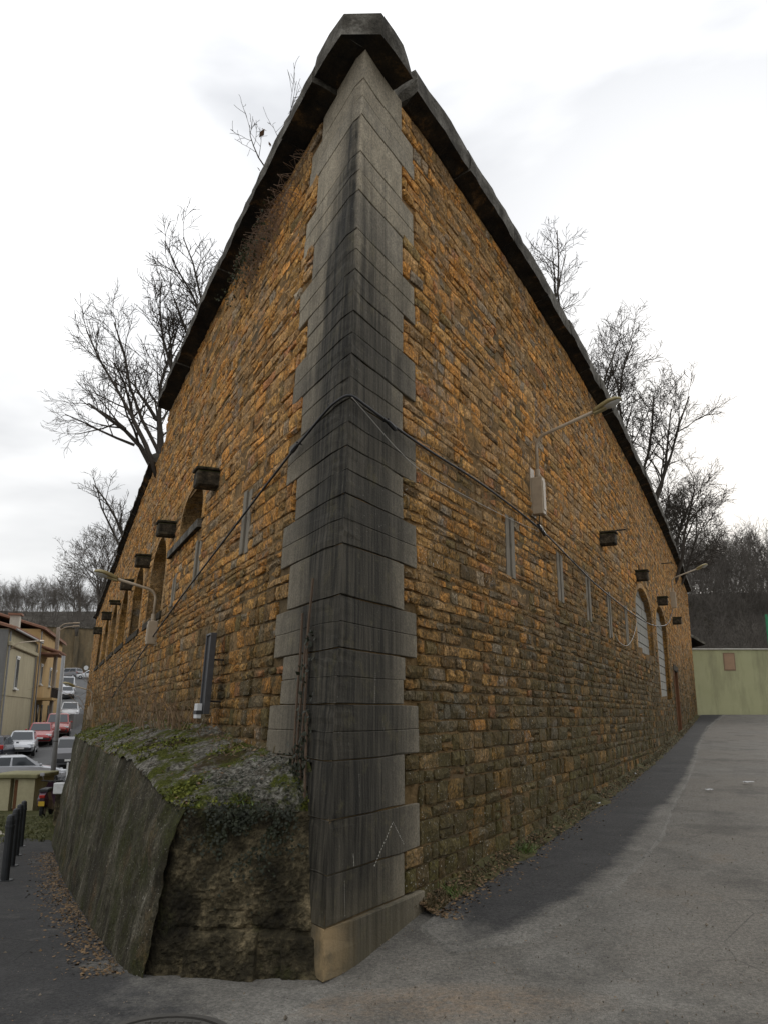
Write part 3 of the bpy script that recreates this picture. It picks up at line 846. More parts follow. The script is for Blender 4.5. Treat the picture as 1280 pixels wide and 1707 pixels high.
# newer dark asphalt laid along the foot of the ramp wall
rl = [wp('R', s, 0, .12)[:2] for s in (1.0, 1.6, 3, 5, 8, 12, 18, 26, 35)]
rr = [(.35, 5.95), (.95, 6.1), (1.37, 6.5), (1.89, 7.23), (2.34, 8.07), (3.03, 9.47), (4.04, 12.0), (5.55, 15.54), (7.9, 21.5), (11.0, 29), (15.2, 38)]
strip('asphalt_patch', rl, rr, 300, MA2, .006, .13, cross=16, fade=lambda t, f: max(sm(.55 if t < .2 else .72, 1., f), .7*sm(.03, .0, t))*(1.2-.4*sm(.1, .5, t)))
# dark footway along the street side
fl = [(-9.5, 21), (-7.3, 16.6), (-5.6, 12.6), (-4.4, 9.6), (-3.4, 7.1), (-3.1, 5.6), (-3.4, 4.2), (-4.5, 3.2)]
fr = [wp('L', s, 0, .93)[:2] for s in (14, 11, 8, 5, 2.5, 1)]+[(-.75, 5.72), (-.2, 5.45), (-.5, 5.0), (-.3, 4.1)]
strip('footway', fl, fr, 200, MA2, .007, .10, cross=16, fade=lambda t, f: sm(.80, 1., t)*.35+sm(.72, .9, t)*sm(.6, 1., f)*.9+.12)

# ---------------------------------------------------------------- footing of the street face: battered render, mossy top, broken butt end
def foot_z(s): return lerp(.98, 1.2, sm(.5, 3, s))+.03*nz(s*1.2, 3.)
def wall_z(s): return lerp(1.27, 1.5, sm(.4, 4, s))
SF = 12.6
def chip(t, z):
    t = max(0., t); return t*t*(.05+.02*nz(z*3, 2.)+.010*nz(z*13, 7.)+.006*nz(z*37, 1.))
def front(o): return .35+.42*(o/.75)
nS, mb = 190, MB()
ss = [(i/nS)**1.6*(SF-.7)+.72 for i in range(nS+1)]
for i, s in enumerate(ss):
    end = sm(SF-1.2, SF, s)
    for q in range(49):
        f = q/48; zr = foot_z(s)*(1-.75*end); zg = gz(*wp('L', s, 0, 1.0)[:2])-.1
        o = lerp(.76+.05*nz(s*.8, 6.), 1.0, f**.8); z = lerp(zr, zg, f)
        s2 = s if i else lerp(.72, .88, f)
        d = .035*nz(s*2.2, z*2.2, 1.)+.016*nz(s*7, z*5, 5.)+.010*nz(s*17, z*13, 3.)-.012*max(0, nz(s*29, z*29, 9.)-.15)
        d += .03*nz(s*5, 4.)*(f < .12)
        p_ = wp('L', s2, z, o+BL*z+d); w_ = chip(1-i/22, z); mb.v.append((p_[0]+w_*.8, p_[1]+w_*.75, p_[2])); mb.c.append((1, 1, 1))
for i in range(nS):
    for q in range(48): mb.f.append((i*49+q, i*49+q+1, (i+1)*49+q+1, (i+1)*49+q)); mb.mi.append(0)
mb.build('battered_face', MT, FORT, smooth=True)
def butt(a, b):
    o = .78*a; zt_ = lerp(.95, foot_z(.6), a)+.015*nz(a*7, 1.)
    pt = Vector(wp('L', front(o)+.02, zt_, o+BL*zt_))+Vector((.12*(1-a)**4, .04*(1-a)**4, 0)); zg = gz(lerp(C0[0], -1.6, a), 5.6)-.06
    pb = Vector(lerp_v((C0[0]-.02, C0[1]+.12), wp('L', .88, 0, .99)[:2], a)+(zg,))
    p = pt.lerp(pb, b); n = .03*nz(a*4, b*4, 1.)+.022*nz(a*8, b*8, 6.)+.02*abs(nz(a*19, b*17, 2.))+.016*nz(a*43, b*40, 3.)
    n *= min(1, 6*(1-a)+.2)*min(1, 5*a+.2)
    # a ledge where a big block sticks out low down
    if .33 < a < .72 and b > .70+.03*nz(a*6, 3.): n += .05+.02*nz(a*5, b*5, 8.)
    if a < .2 and b > .72: n += .03
    n -= .03*max(0, 1-abs(b-.69-.03*nz(a*7, 5.))/.025)*(a < .8)
    w_ = chip((a-.84)/.16, p.z)
    return (p.x+w_*.8, p.y-n*(1 if a < .84 else (1-a)/.16)-.02*(1-a)+w_*.75, p.z)
def lerp_v(a, b, t): return (lerp(a[0], b[0], t), lerp(a[1], b[1], t))
mb = MB(); nT = 30
def top_pt(i, q):
    s = ss[i]; f = q/nT; end = sm(SF-1.2, SF, s)
    zr = foot_z(s)*(1-.75*end); o = lerp(.77+.05*nz(s*.8, 6.), -.06, f)
    s2 = s if i > 26 else lerp(front(max(0, o)), ss[26], i/26)
    z = lerp(zr, wall_z(s), f**.8)+(.03*nz(s*4, o*5, 2.)+.022*nz(s*13, o*9, 4.)+.018*abs(nz(s*27, o*19, 6.))+.05*abs(nz(s*2.3, o*3, 8.))*(f > .02 and f < .98))
    p = wp('L', s2, z, o+BL*z)
    if i < 16 and o > -.01:
        b0 = butt(min(1, max(0, o/.78)), 0); w_ = (1-i/16)**1.5; p = tuple(lerp(u, v, w_) for u, v in zip(p, b0))
    return p
for i in range(nS+1):
    for q in range(nT+1): mb.v.append(top_pt(i, q)); mb.c.append((1, 1, 1))
for i in range(nS):
    for q in range(nT): mb.f.append((i*(nT+1)+q, i*(nT+1)+q+1, (i+1)*(nT+1)+q+1, (i+1)*(nT+1)+q)); mb.mi.append(0)
mb.build('mossy_top', MMO, FORT, smooth=True)
mb = MB(); nA, nB = 84, 70
for j in range(nB+1):
    for i in range(nA+1): mb.v.append(butt(i/nA, j/nB)); mb.c.append((1, 1, 1))
for j in range(nB):
    for i in range(nA): mb.f.append((j*(nA+1)+i, j*(nA+1)+i+1, (j+1)*(nA+1)+i+1, (j+1)*(nA+1)+i)); mb.mi.append(0)
mb.build('broken_end', MRK, FORT)

# ---------------------------------------------------------------- lamps on brackets
MCRM = plain('cream_lamp_paint', (.38, .305, .215), .5, 0, .2, 14)
MOLV = plain('olive_lamp_hood', (.30, .25, .12), .45, .1, .2, 14)
g = G('lamp_glass', .15, .5); MLG = g.done((.55, .55, .52), Alpha=.75)
LAMPS = 'bracket lamps on the bastion'
def wall_lamp(k, s, zb, zt_, zp, prof, label, head=.36, sc=1.):
    base = wp(k, s, zb, .02); t = thing('wall_lamp', base, label, 'lamp', LAMPS)
    x, y, d, n = frame(k, s); N = Vector((n[0], n[1], 0)); D = Vector((d[0], d[1], 0))
    mb = MB(); wall_box(mb, k, s-.07*sc, s+.07*sc, zb, zt_, .01, .15*sc, .008); bx = mb.build('ballast_box', MCRM, t)
    mb = MB(); wall_box(mb, k, s-.055*sc, s+.055*sc, zb+.05, zt_-.05, .15*sc, .158*sc, .002); mb.build('box_cover', MCRM, bx)
    mb = MB(); wall_box(mb, k, s-.085*sc, s+.085*sc, zb-.02, zt_+.13*sc, -.015, .012, 0); mb.build('back_plate', MCRM, t)
    off = .08*sc
    pts = [Vector(wp(k, s, zt_-.01, off)), Vector(wp(k, s, zp, off))]
    o0, z0 = off, zp
    (o1, z1) = prof
    for i in range(1, 9):
        a = i/8*math.pi/2*.82
        pts.append(Vector(wp(k, s, zp+.17*sc*math.sin(a), off+.17*sc*(1-math.cos(a)))))
    last = pts[-1]; oe = off+.17*sc*(1-math.cos(math.pi/2*.82)); ze = zp+.17*sc*math.sin(math.pi/2*.82)
    oh = o1-head
    f = (oh-oe)/(o1-oe)
    pts.append(Vector(wp(k, s, lerp(ze, z1, f), oh+.02)))
    mb = MB(); mb.tube(pts, .021*sc, 10); mb.build('arm', MCRM, t, smooth=True)
    mb = MB(); mb.tube([Vector(wp(k, s, zt_, off)), Vector(wp(k, s, zt_+.11*sc, off))], .034*sc, 10)
    mb.tube([Vector(wp(k, s, zt_+.02, off)), Vector(wp(k, s, zt_+.04*sc, off))], .04*sc, 10); mb.build('collar', MCRM, t)
    A = pts[-1]; U = (Vector(wp(k, s, z1, o1))-A).normalized(); W = D; V = W.cross(U)
    if V.z < 0: V = -V
    L = head
    rings = []
    for f, w_, h, dz in ((0, .028, .03, 0), (.12, .04, .045, 0), (.35, .075, .05, .005), (.6, .098, .052, .01), (.85, .09, .045, .006), (1., .045, .025, -.004), (1.02, .01, .008, -.006)):
        c = A+U*(L*f)+V*dz*sc
        ring = []
        for q in range(13):
            a = math.pi*q/12; ring.append(c+W*(w_*sc*math.cos(a))+V*(h*sc*math.sin(a)))
        ring += [c-V*.012*sc-W*(w_*sc*.9), c-V*.014*sc+W*(w_*sc*.9)]
        rings.append(ring)
    mb = MB(); mb.loft(rings); hd = mb.build('lamp_head', MOLV, t, smooth=True)
    mb = MB(); mb.box(A+U*(L*.22)-V*.026*sc, (.17*sc, .075*sc, .03*sc), ax=(U, W, V), bev=.008); mb.build('gear_cover', MOLV, hd)
    rings = []
    for f, h in ((0, .0), (.3, .55), (.7, .85), (1, 1)):
        ring = []
        for q in range(14):
            a = 2*math.pi*q/14; r = math.sqrt(max(0, 1-(1-f)**2)) if f else .12
            ring.append(A+U*(L*.66+.125*sc*math.cos(a)*r)+W*(.08*sc*math.sin(a)*r)-V*(.012+.05*(1-h))*sc)
        rings.append(ring)
    mb = MB(); mb.loft(rings); mb.build('glass_bowl', MLG, hd, smooth=True)
    return t
wall_lamp('R', 4.87, 3.98, 4.45, 4.85, (1.15, 5.32), 'nearest cream bracket lamp high on the ramp side, olive hood against the coping')
wall_lamp('R', 23.0, 4.9, 5.42, 5.72, (1.2, 6.24), 'distant small bracket lamp near the far end of the ramp wall', sc=1.05)
wall_lamp('L', 7.92, 2.64, 3.0, 3.33, (1.02, 3.72), 'cream bracket lamp over the street, hood on the left, below the arched openings')
wall_lamp('L', 22.9, 1.43, 1.83, 2.18, (.98, 2.55), 'low far bracket lamp at the street end of the wall, above the moss')

# ---------------------------------------------------------------- cables
MCB = plain('black_cable', (.018, .018, .02), .55, 0, .2, 20); MWR = plain('pale_wire', (.42, .40, .36), .6, 0, .2, 20)
def smooth_pts(p, n=8):
    p = [Vector(q) for q in p]; r = []
    for i in range(len(p)-1):
        a, b, c, d = p[max(i-1, 0)], p[i], p[i+1], p[min(i+2, len(p)-1)]
        for j in range(n):
            t = j/n; r.append(.5*((2*b)+(c-a)*t+(2*a-5*b+4*c-d)*t*t+(3*b-a-3*c+d)*t**3))
    return r+[p[-1]]
cl_ = [wp('L', s, z, o) for s, z, o in ((14.5, 1.95, .05), (13.3, 2.1, .05), (9.5, 2.55, .06), (5.95, 3.01, .06), (2.87, 3.46, .05), (1.41, 3.73, .04), (.75, 3.84, .04), (.5, 3.89, .035))]
cc_ = [tuple(Vector(corner_pts(3.91)[1])+Vector((-.005, -.035, 0))), tuple(Vector(corner_pts(3.91)[0])+Vector((.0, -.03, -.01)))]
cr_ = [wp('R', s, z, .045) for s, z in ((.42, 3.89), (.65, 3.88), (1.48, 3.86), (2.97, 3.88), (5.04, 3.83), (7, 3.68), (8.92, 3.58), (13.1, 3.56), (16.5, 3.72), (20.4, 4.16), (22.9, 4.85))]
mb = MB(); mb.tube(smooth_pts(cl_+cc_+cr_, 6), .011, 6)
tag(mb.build('overhead_cable', MCB, smooth=True), 'thick black cable bent round the quoined corner across both faces', 'cable')
mb = MB(); mb.tube(smooth_pts([tuple(Vector(cc_[1])+Vector((.02, -.012, -.02)))]+[wp('R', s, z, .03) for s, z in ((.6, 3.8), (1.0, 3.7), (1.5, 3.64), (2.6, 3.66), (3.9, 3.72), (5.0, 3.80))], 6), .0028, 5)
tag(mb.build('thin_wire', MWR), 'thin pale wire sagging beneath the black cable right of the corner', 'wire')
mb = MB(); mb.tube(smooth_pts([wp('R', s, z, .03) for s, z in ((9.9, 2.95), (10.4, 2.84), (11.3, 2.86), (12.2, 3.1), (12.9, 3.45))], 6), .006, 5)
tag(mb.build('hanging_wire', MWR), 'white loop of wire hanging between the far loopholes', 'wire')
mb = MB(); mb.tube([wp('R', 4.87, 3.98, .08), wp('R', 4.9, 3.9, .07), wp('R', 4.97, 3.84, .05)], .006, 5); mb.tube([wp('R', 4.9, 3.86, .05), wp('R', 5.2, 3.80, .05)], .024, 6)
tag(mb.build('cable_splice', MCB), 'black splice joining the nearest ramp lamp to the cable', 'cable')
for k, s, z in (('R', .78, 3.875), ('L', 1.05, 3.79)):
    mb = MB(); p = Vector(wp(k, s, z, .045)); q = Vector(wp(k, s+.14, z-.03, .047)); mb.tube([p, p.lerp(q, .2), p.lerp(q, .8), q], [.012, .02, .02, .012], 7)
    mb.tube([wp(k, s+.02, z+.01, -.02), wp(k, s+.02, z+.03, .05)], .007, 5)
    tag(mb.build('cable_clamp', MCB), 'black cable clamp on the %s side of the quoined corner' % ('ramp' if k == 'R' else 'street'), 'clamp')

# ---------------------------------------------------------------- tall narrow sign on two brackets, seen nearly edge-on
MGAL = plain('grey_sign_metal', (.085, .085, .088), .5, .5, .2, 12); MDKM = plain('dark_sign_back', (.05, .05, .052), .5, .3, .25, 12)
MWHT = plain('white_plate', (.62, .63, .63), .45, 0, .1, 12)
sg = thing('street_sign', wp('L', 3.1, 1.55, .15), 'tall narrow dark sign panel on brackets above the mossy ledge, edge-on', 'sign')
mb = MB(); wall_box(mb, 'L', 2.92, 3.10, 1.62, 2.36, .135, .16, .004); pnl = mb.build('panel', MDKM, sg)
for z_ in (1.60, 2.36):
    mb = MB(); wall_box(mb, 'L', 2.905, 3.115, z_, z_+.02, .12, .175, .003); mb.build('frame_rail', MGAL, pnl)
for s_ in (2.905, 3.095):
    mb = MB(); wall_box(mb, 'L', s_, s_+.02, 1.60, 2.38, .118, .178, .003); mb.build('frame_post', MGAL, pnl)
for z_ in (1.72, 2.12):
    mb = MB(); mb.tube([wp('L', 2.95, z_, -.02), wp('L', 2.95, z_, .13)], .009, 6); mb.build('bracket', MIRON, sg)
mb = MB(); wall_box(mb, 'L', 2.95, 3.07, 1.56, 1.70, .185, .235, .004); bxx = mb.build('label_box', MWHT, sg)
mb = MB(); wall_box(mb, 'L', 2.945, 3.075, 1.60, 1.635, .183, .238, 0); mb.build('dark_band', MDKM, bxx)

# white chalk strokes and lime drips on the dressed stones
MCH = plain('white_chalk', (.42, .40, .35), .95, 0, .3, 40)
def stroke(pts, w_, name, label=None):
    mb = MB()
    for a, b in zip(pts, pts[1:]):
        n = 14
        for i in range(n):
            f0, f1 = i/n, (i+.4+.6*abs(nz(i*3.3, a[0]*9, a[1]*9)))/n; q = []
            for f, sgn in ((f0, 1), (f1, 1), (f1, -1), (f0, -1)):
                s_, z_ = lerp(a[0], b[0], f), lerp(a[1], b[1], f); L = math.hypot(b[0]-a[0], b[1]-a[1]); ww = w_*(.15+.9*abs(nz(s_*37, z_*37, sgn+5)))
                q.append(wp('R', s_-(b[1]-a[1])/L*ww*sgn, z_+(b[0]-a[0])/L*ww*sgn, .0225))
            mb.add(q, [(0, 1, 2, 3)])
    o = mb.build(name, MCH, FORT)
    if label: o['label'] = label
stroke([(.62, .58), (.90, .84)], .012, 'chalk_mark', 'white chalk stroke slanting up the low corner stones'); stroke([(.90, .84), (1.08, .66)], .007, 'chalk_mark')
for s_, z0_, z1_, w_ in ((.62, 1.68, 1.90, .005), (.22, .55, .33, .005), (.40, 1.2, 1.05, .004), (.75, 1.55, 1.48, .006), (.33, .70, .62, .012), (.30, .2, .02, .005)):
    stroke([(s_, z0_), (s_+.01, z1_)], w_, 'lime_drip')

# ================================================================ the street side
def xat(px, y, z=0.): return (px-640)/1380*(y*math.cos(PITCH)+(z-HC)*math.sin(PITCH))
# street sheet, far footway kerb
road_c = [(-13.5, 33), (-16.2, 40), (-19.2, 48), (-22.0, 56), (-24.4, 63), (-29.0, 77), (-36.6, 99), (-47, 128), (-54, 148), (-64, 160), (-90, 172)]
def offs(pl_, d):
    r = []
    for i, p in enumerate(pl_):
        a, b = pl_[max(i-1, 0)], pl_[min(i+1, len(pl_)-1)]; dx, dy = b[0]-a[0], b[1]-a[1]; L = math.hypot(dx, dy); r.append((p[0]-dy/L*d, p[1]+dx/L*d))
    return r
strip('street', offs(road_c, 5.2), offs(road_c, -3.6), 120, MA3, .02, cross=6)
MKERB = plain('concrete_kerb', (.28, .27, .25), .9, 0, .25, 5)
mb = MB()
kp = offs(road_c, 3.6)[3:9]
for a, b in zip(kp, kp[1:]):
    n = max(1, int(math.hypot(b[0]-a[0], b[1]-a[1])/2))
    for i in range(n):
        p = lerp_v(a, b, (i+.5)/n); L = math.hypot(b[0]-a[0], b[1]-a[1])/n
        mb.box((p[0], p[1], gz(*p)+.05), (L*.99, .16, .2), rz=math.atan2(b[1]-a[1], b[0]-a[0]))
tag(mb.build('kerb', MKERB), kind='structure')
MMARK = plain('road_paint', (.55, .55, .52), .8, 0, .2, 5)
for i in range(5):
    mb = MB(); y = 137+i*.9; x = -49.2+i*1.1; c = [(x, y), (x+.8, y+.3), (x+.2, y+3), (x-.6, y+2.7)]
    mb.add([(a, b, gz(a, b)+.05) for a, b in c], [(0, 1, 2, 3)]); tag(mb.build('road_marking', MMARK), kind='structure')

# pale concrete slab and rough verge before the street
g = G('verge_ground', .97, .1); a_ = g.noise(1.4, 6, .7); b_ = g.noise(20, 5, .7)
cv = g.ramp(a_, [(.4, (.045, .05, .018)), (.55, (.085, .085, .032)), (.68, (.17, .15, .10))]); g.bump(b_, 1., .04); MVG = g.done(g.mix(g.rng(b_, .35, .6, .6, 0.), cv, (.03, .03, .012)))
strip('verge', [(-14.2, 22), (-13.8, 27), (-14.5, 31), (-16, 35)], [wp('L', s, 0, .5)[:2] for s in (12.4, 16, 20, 26)], 50, MVG, .03, .15)
strip('concrete_slab', [(-12.4, 19.2), (-13.0, 23.5)], [(-7.5, 18.3), (-9.9, 22.6)], 20, plain('pale_slab', (.33, .31, .25), .92, 0, .3, 3), .05, .2)

def house_frame(a, b):
    u = Vector((b[0]-a[0], b[1]-a[1], 0)); L = u.length; u.normalize(); return u, Vector((u.y, -u.x, 0)), L
def plaster(name, col):
    g = G(name, .92, .15); f = g.noise(1.2, 6, .7, g.map((1, 1, .4))); d = g.noise(9, 5, .7)
    c = g.mix(g.rng(f, .3, .7), tuple(x*.72 for x in col), col); c = g.mix(g.rng(d, .35, .6, .25, 0.), c, tuple(x*.5 for x in col)); g.bump(d, .3, .01); return g.done(c)
MPA, MPG, MPO = plaster('beige_plaster', (.42, .37, .25)), plaster('grey_render_and_shade', (.20, .195, .185)), plaster('ochre_plaster', (.50, .34, .16))
MTILE = plain('clay_tiles', (.22, .115, .075), .9, 0, .35, 4); MPANE = G('window_pane', .12, .5).done((.03, .035, .04)); MFRM = plain('window_frame_paint', (.6, .6, .57), .6, 0, .1, 8)
MPIPE = plain('grey_pipe', (.22, .22, .22), .6, .2, .2, 8)
class House:
    def __init__(s, name, a, b, depth, z0, z1, wallm, label, sidem=None):
        s.u, s.n, s.L = house_frame(a, b); s.a = Vector((a[0], a[1], 0)); s.z0, s.z1, s.d = z0, z1, depth
        s.t = thing(name, (a[0], a[1], z0), label, 'house')
        mb = MB(); s.bx(mb, 0, s.L, z0-1.5, z1, -depth, 0); s.w = mb.build('wall', wallm, s.t)
    def P(s, u, z, o): p = s.a+s.u*u+s.n*o; return Vector((p.x, p.y, z))
    def bx(s, mb, u0, u1, z0, z1, o0, o1, bev=0.): mb.box(s.P((u0+u1)/2, (z0+z1)/2, (o0+o1)/2), (u1-u0, o1-o0, z1-z0), ax=(s.u, s.n, Vector((0, 0, 1))), bev=bev)
    def part(s, name, mat, *b, parent=None, bev=0.):
        mb = MB(); s.bx(mb, *b, bev=bev); return mb.build(name, mat, parent or s.t)
    def window(s, u0, u1, z0, z1, door=False, shut=None):
        f = s.part('door' if door else 'window', MFRM if not door else shut, u0, u1, z0, z1, -.05, .06)
        s.part('pane', MPANE, u0+.09, u1-.09, z0+.1, z1-.1, .061, .075, parent=f)
        if not door: s.part('sill', MFRM, u0-.1, u1+.1, z0-.1, z0-.003, 0, .18, parent=f)
        if not door: s.part('lintel', MFRM, u0-.08, u1+.08, z1+.003, z1+.14, 0, .1, parent=f)
        return f
    def roof(s, over, rise, mat, u0=0., u1=None, o0=None):
        u1 = s.L if u1 is None else u1; o0 = -s.d if o0 is None else o0
        mb = MB(); mid = o0/2; th = .14
        prof = [(over, s.z1-.05), (mid, s.z1+rise), (o0-over, s.z1-.05)]
        rings = []
        for uu in (u0-over*.6, u1+over*.6):
            rings.append([s.P(uu, z+.0, o) for o, z in prof]+[s.P(uu, z+th, o) for o, z in prof[::-1]])
        mb.loft(rings); r = mb.build('roof', mat, s.t)
        for i in range(int((u1-u0)/.42)):                      # tile rolls running down the street slope
            uu = u0+.2+i*.42; m2 = MB(); m2.tube([s.P(uu, s.z1-.05+th+.01, over), s.P(uu, s.z1+rise+th+.01, mid)], .09, 6); m2.build('tile_roll', mat, r)
        return r
ha = House('house', (-25.9, 57.6), (-28.7, 69.2), 10, -.9, 7.35, MPA, 'beige plastered two-storey house with grey side wall at the left edge')
ha.part('gable_wall', MPG, -.06, -.003, -1.5, 7.3, -10, -.02)  # thin grey panel puts the shade of the house's side into colour
r = ha.roof(.45, 1.5, MTILE)
ch = ha.part('chimney', plaster('cream_plaster', (.52, .49, .42)), 8.3, 9.0, 7.4, 9.2, -1.6, -.9, parent=r)
ha.part('chimney_cap', MTILE, 8.15, 9.15, 9.2, 9.35, -1.75, -.75, parent=r)
ha.window(3.6, 4.7, 3.4, 5.6)
ha.part('string_course', MPA, 0, 11.9, 2.85, 2.95, 0, .05); ha.part('cornice', MPA, 0, 11.9, 6.2, 6.5, 0, .22, bev=.05)
for uu in (.15, 11.6):
    mb = MB(); mb.tube([ha.P(uu, -1.2, .1), ha.P(uu, 7.2, .1)], .06, 8); mb.build('downpipe', MPIPE, ha.t)
mb = MB(); mb.tube([ha.P(0, 7.33, .45), ha.P(11.9, 7.33, .45)], .08, 8); mb.build('gutter', MPIPE, ha.t)
mb = MB(); mb.tube(smooth_pts([ha.P(.4, 5.9, .1), ha.P(.5, 6.4, .6), ha.P(2.5, 6.75, 1.6)], 5), .035, 6); mb.tube([ha.P(2.5, 6.75, 1.6), ha.P(3.1, 6.8, 1.8)], .08, 6)
tag(mb.build('house_lamp', MCRM), 'thin lamp arm curving from the beige house corner', 'lamp')
hb = House('house', (-29.0, 70.4), (-33.4, 87), 9, .3, 8.6, MPO, 'ochre plastered house with red tiled canopy and balcony behind the beige one')
hb.roof(.4, 1.4, MTILE)
hb.window(2.2, 3.3, 4.1, 5.7); hb.window(8.5, 9.6, 4.1, 5.7); hb.window(12.5, 13.6, 4.1, 5.7)
for u in (2.0, 4.6, 9.5): hb.window(u, u+1.0, .5, 2.4, True, MDKM)
cp = hb.part('canopy', MTILE, 1.2, 6.0, 6.6, 6.75, 0, 1.5)
for i in range(11):
    mb = MB(); mb.tube([hb.P(1.4+i*.43, 7.25, 0), hb.P(1.4+i*.43, 6.78, 1.6)], .11, 6); mb.build('tile_roll', MTILE, cp)
bl = hb.part('balcony', MPO, .8, 5.6, 2.75, 2.95, 0, 1.3)
for i in range(12):
    mb = MB(); mb.tube([hb.P(.9+i*.42, 2.95, 1.22), hb.P(.9+i*.42, 3.8, 1.22)], .025, 5); mb.build('baluster', MIRON, bl)
hb.part('handrail', MIRON, .8, 5.6, 3.8, 3.86, 1.19, 1.25, parent=bl)
mb = MB(); mb.tube([hb.P(.1, .3, .12), hb.P(.1, 8.4, .12)], .06, 8); mb.build('downpipe', MPIPE, hb.t)
gw = MB(); hb.bx(gw, -.6, 9, .2, 1.6, 3.0, 3.3); tag(gw.build('garden_wall', MPG), 'low grey garden wall at the foot of the ochre house', 'wall')

# long tan retaining wall across the head of the street
rw = thing('retaining_wall', (-60, 158, 8), 'long tan retaining wall with vertical ribs at the head of the street', 'wall')
g = G('tan_retaining_stone', .95, .1); f = g.noise(.5, 6, .7, g.map((1, 1, .25))); f2 = g.noise(3, 6, .7)
MTN = g.done(g.mix(g.rng(f2, .35, .65, .5, 0.), g.ramp(f, [(.35, (.10, .085, .06)), (.55, (.22, .165, .095)), (.72, (.30, .24, .15))]), (.10, .085, .06)))
pa, pb = Vector((-78, 150, 0)), Vector((-47, 166, 0)); dv = (pb-pa).normalized(); nn_ = Vector((dv.y, -dv.x, 0))
mb = MB(); mb.box((pa+pb)/2+Vector((0, 0, 11)), (36, 1, 13.2), ax=(dv, nn_, Vector((0, 0, 1)))); mb.build('wall_body', MTN, rw)
mb = MB(); mb.box((pa+pb)/2+Vector((0, 0, 17.75)), (36.4, 1.5, .3), ax=(dv, nn_, Vector((0, 0, 1)))); mb.build('coping', MC, rw)
for i in range(9):
    q = pa+dv*(1.5+i*4.0)+nn_*.7; mb = MB(); mb.box(q+Vector((0, 0, 10.8)), (.8, .5, 12.6), ax=(dv, nn_, Vector((0, 0, 1)))); mb.build('rib', MTN, rw)

# ---------------------------------------------------------------- vehicles
MTY = plain('tyre_rubber', (.015, .015, .015), .9, 0, .2, 20); MRM = plain('wheel_rim', (.38, .38, .40), .35, .7, .1, 20)
MGL = G('car_glass', .06, .6).done((.025, .03, .035)); MHL = G('headlamp_lens', .1, .6).done((.6, .62, .64)); MTL = G('tail_lamp_lens', .2, .5).done((.35, .015, .012))
MTRIM = plain('black_trim', (.02, .02, .022), .6, 0, .2, 20); MPLT = plain('number_plate', (.6, .6, .58), .5, 0, .1, 20)
def paint(name, col, metal=.3):
    g = G(name, .32, .5); f = g.noise(3, 4); c = g.mix(f, tuple(x*.85 for x in col), col); return g.done(c, .32, Metallic=metal, Coat_Weight=.5)
CARS = {
 'hatch': dict(L=3.95, W=1.68, body=[(-1.97, .45, .72, .70), (-1.90, .28, .95, .80), (-1.2, .24, 1.0, .84), (0, .22, .97, .84), (.85, .24, .95, .83), (1.45, .26, .84, .80), (1.85, .3, .68, .74), (1.97, .4, .56, .6)],
               cab=dict(b=(-1.85, .98, .76), m=(-1.45, .25, .60), z0=.95, z1=1.47)),
 'sedan': dict(L=4.4, W=1.74, body=[(-2.2, .45, .75, .70), (-2.1, .28, .98, .82), (-1.4, .24, 1.02, .86), (0, .22, .98, .87), (.95, .24, .95, .86), (1.6, .26, .86, .83), (2.05, .3, .7, .76), (2.2, .4, .58, .62)],
               cab=dict(b=(-1.65, 1.05, .78), m=(-.95, .3, .62), z0=.95, z1=1.44)),
 'mpv': dict(L=4.5, W=1.8, body=[(-2.25, .45, .85, .76), (-2.18, .28, 1.05, .86), (-1.4, .24, 1.08, .9), (0, .22, 1.05, .9), (1.15, .24, 1.02, .88), (1.75, .28, .86, .84), (2.12, .32, .7, .78), (2.25, .42, .58, .62)],
             cab=dict(b=(-2.14, 1.45, .82), m=(-1.9, .45, .68), z0=1.0, z1=1.66)),
 'van': dict(L=5.0, W=1.95, body=[(-2.5, .45, 1.1, .9), (-2.45, .3, 1.2, .96), (0, .26, 1.2, .97), (1.5, .28, 1.15, .96), (2.1, .3, .95, .92), (2.4, .35, .75, .85), (2.5, .45, .62, .7)],
             cab=dict(b=(-2.44, 1.75, .92), m=(-2.35, .95, .84), z0=1.1, z1=2.15)),
}
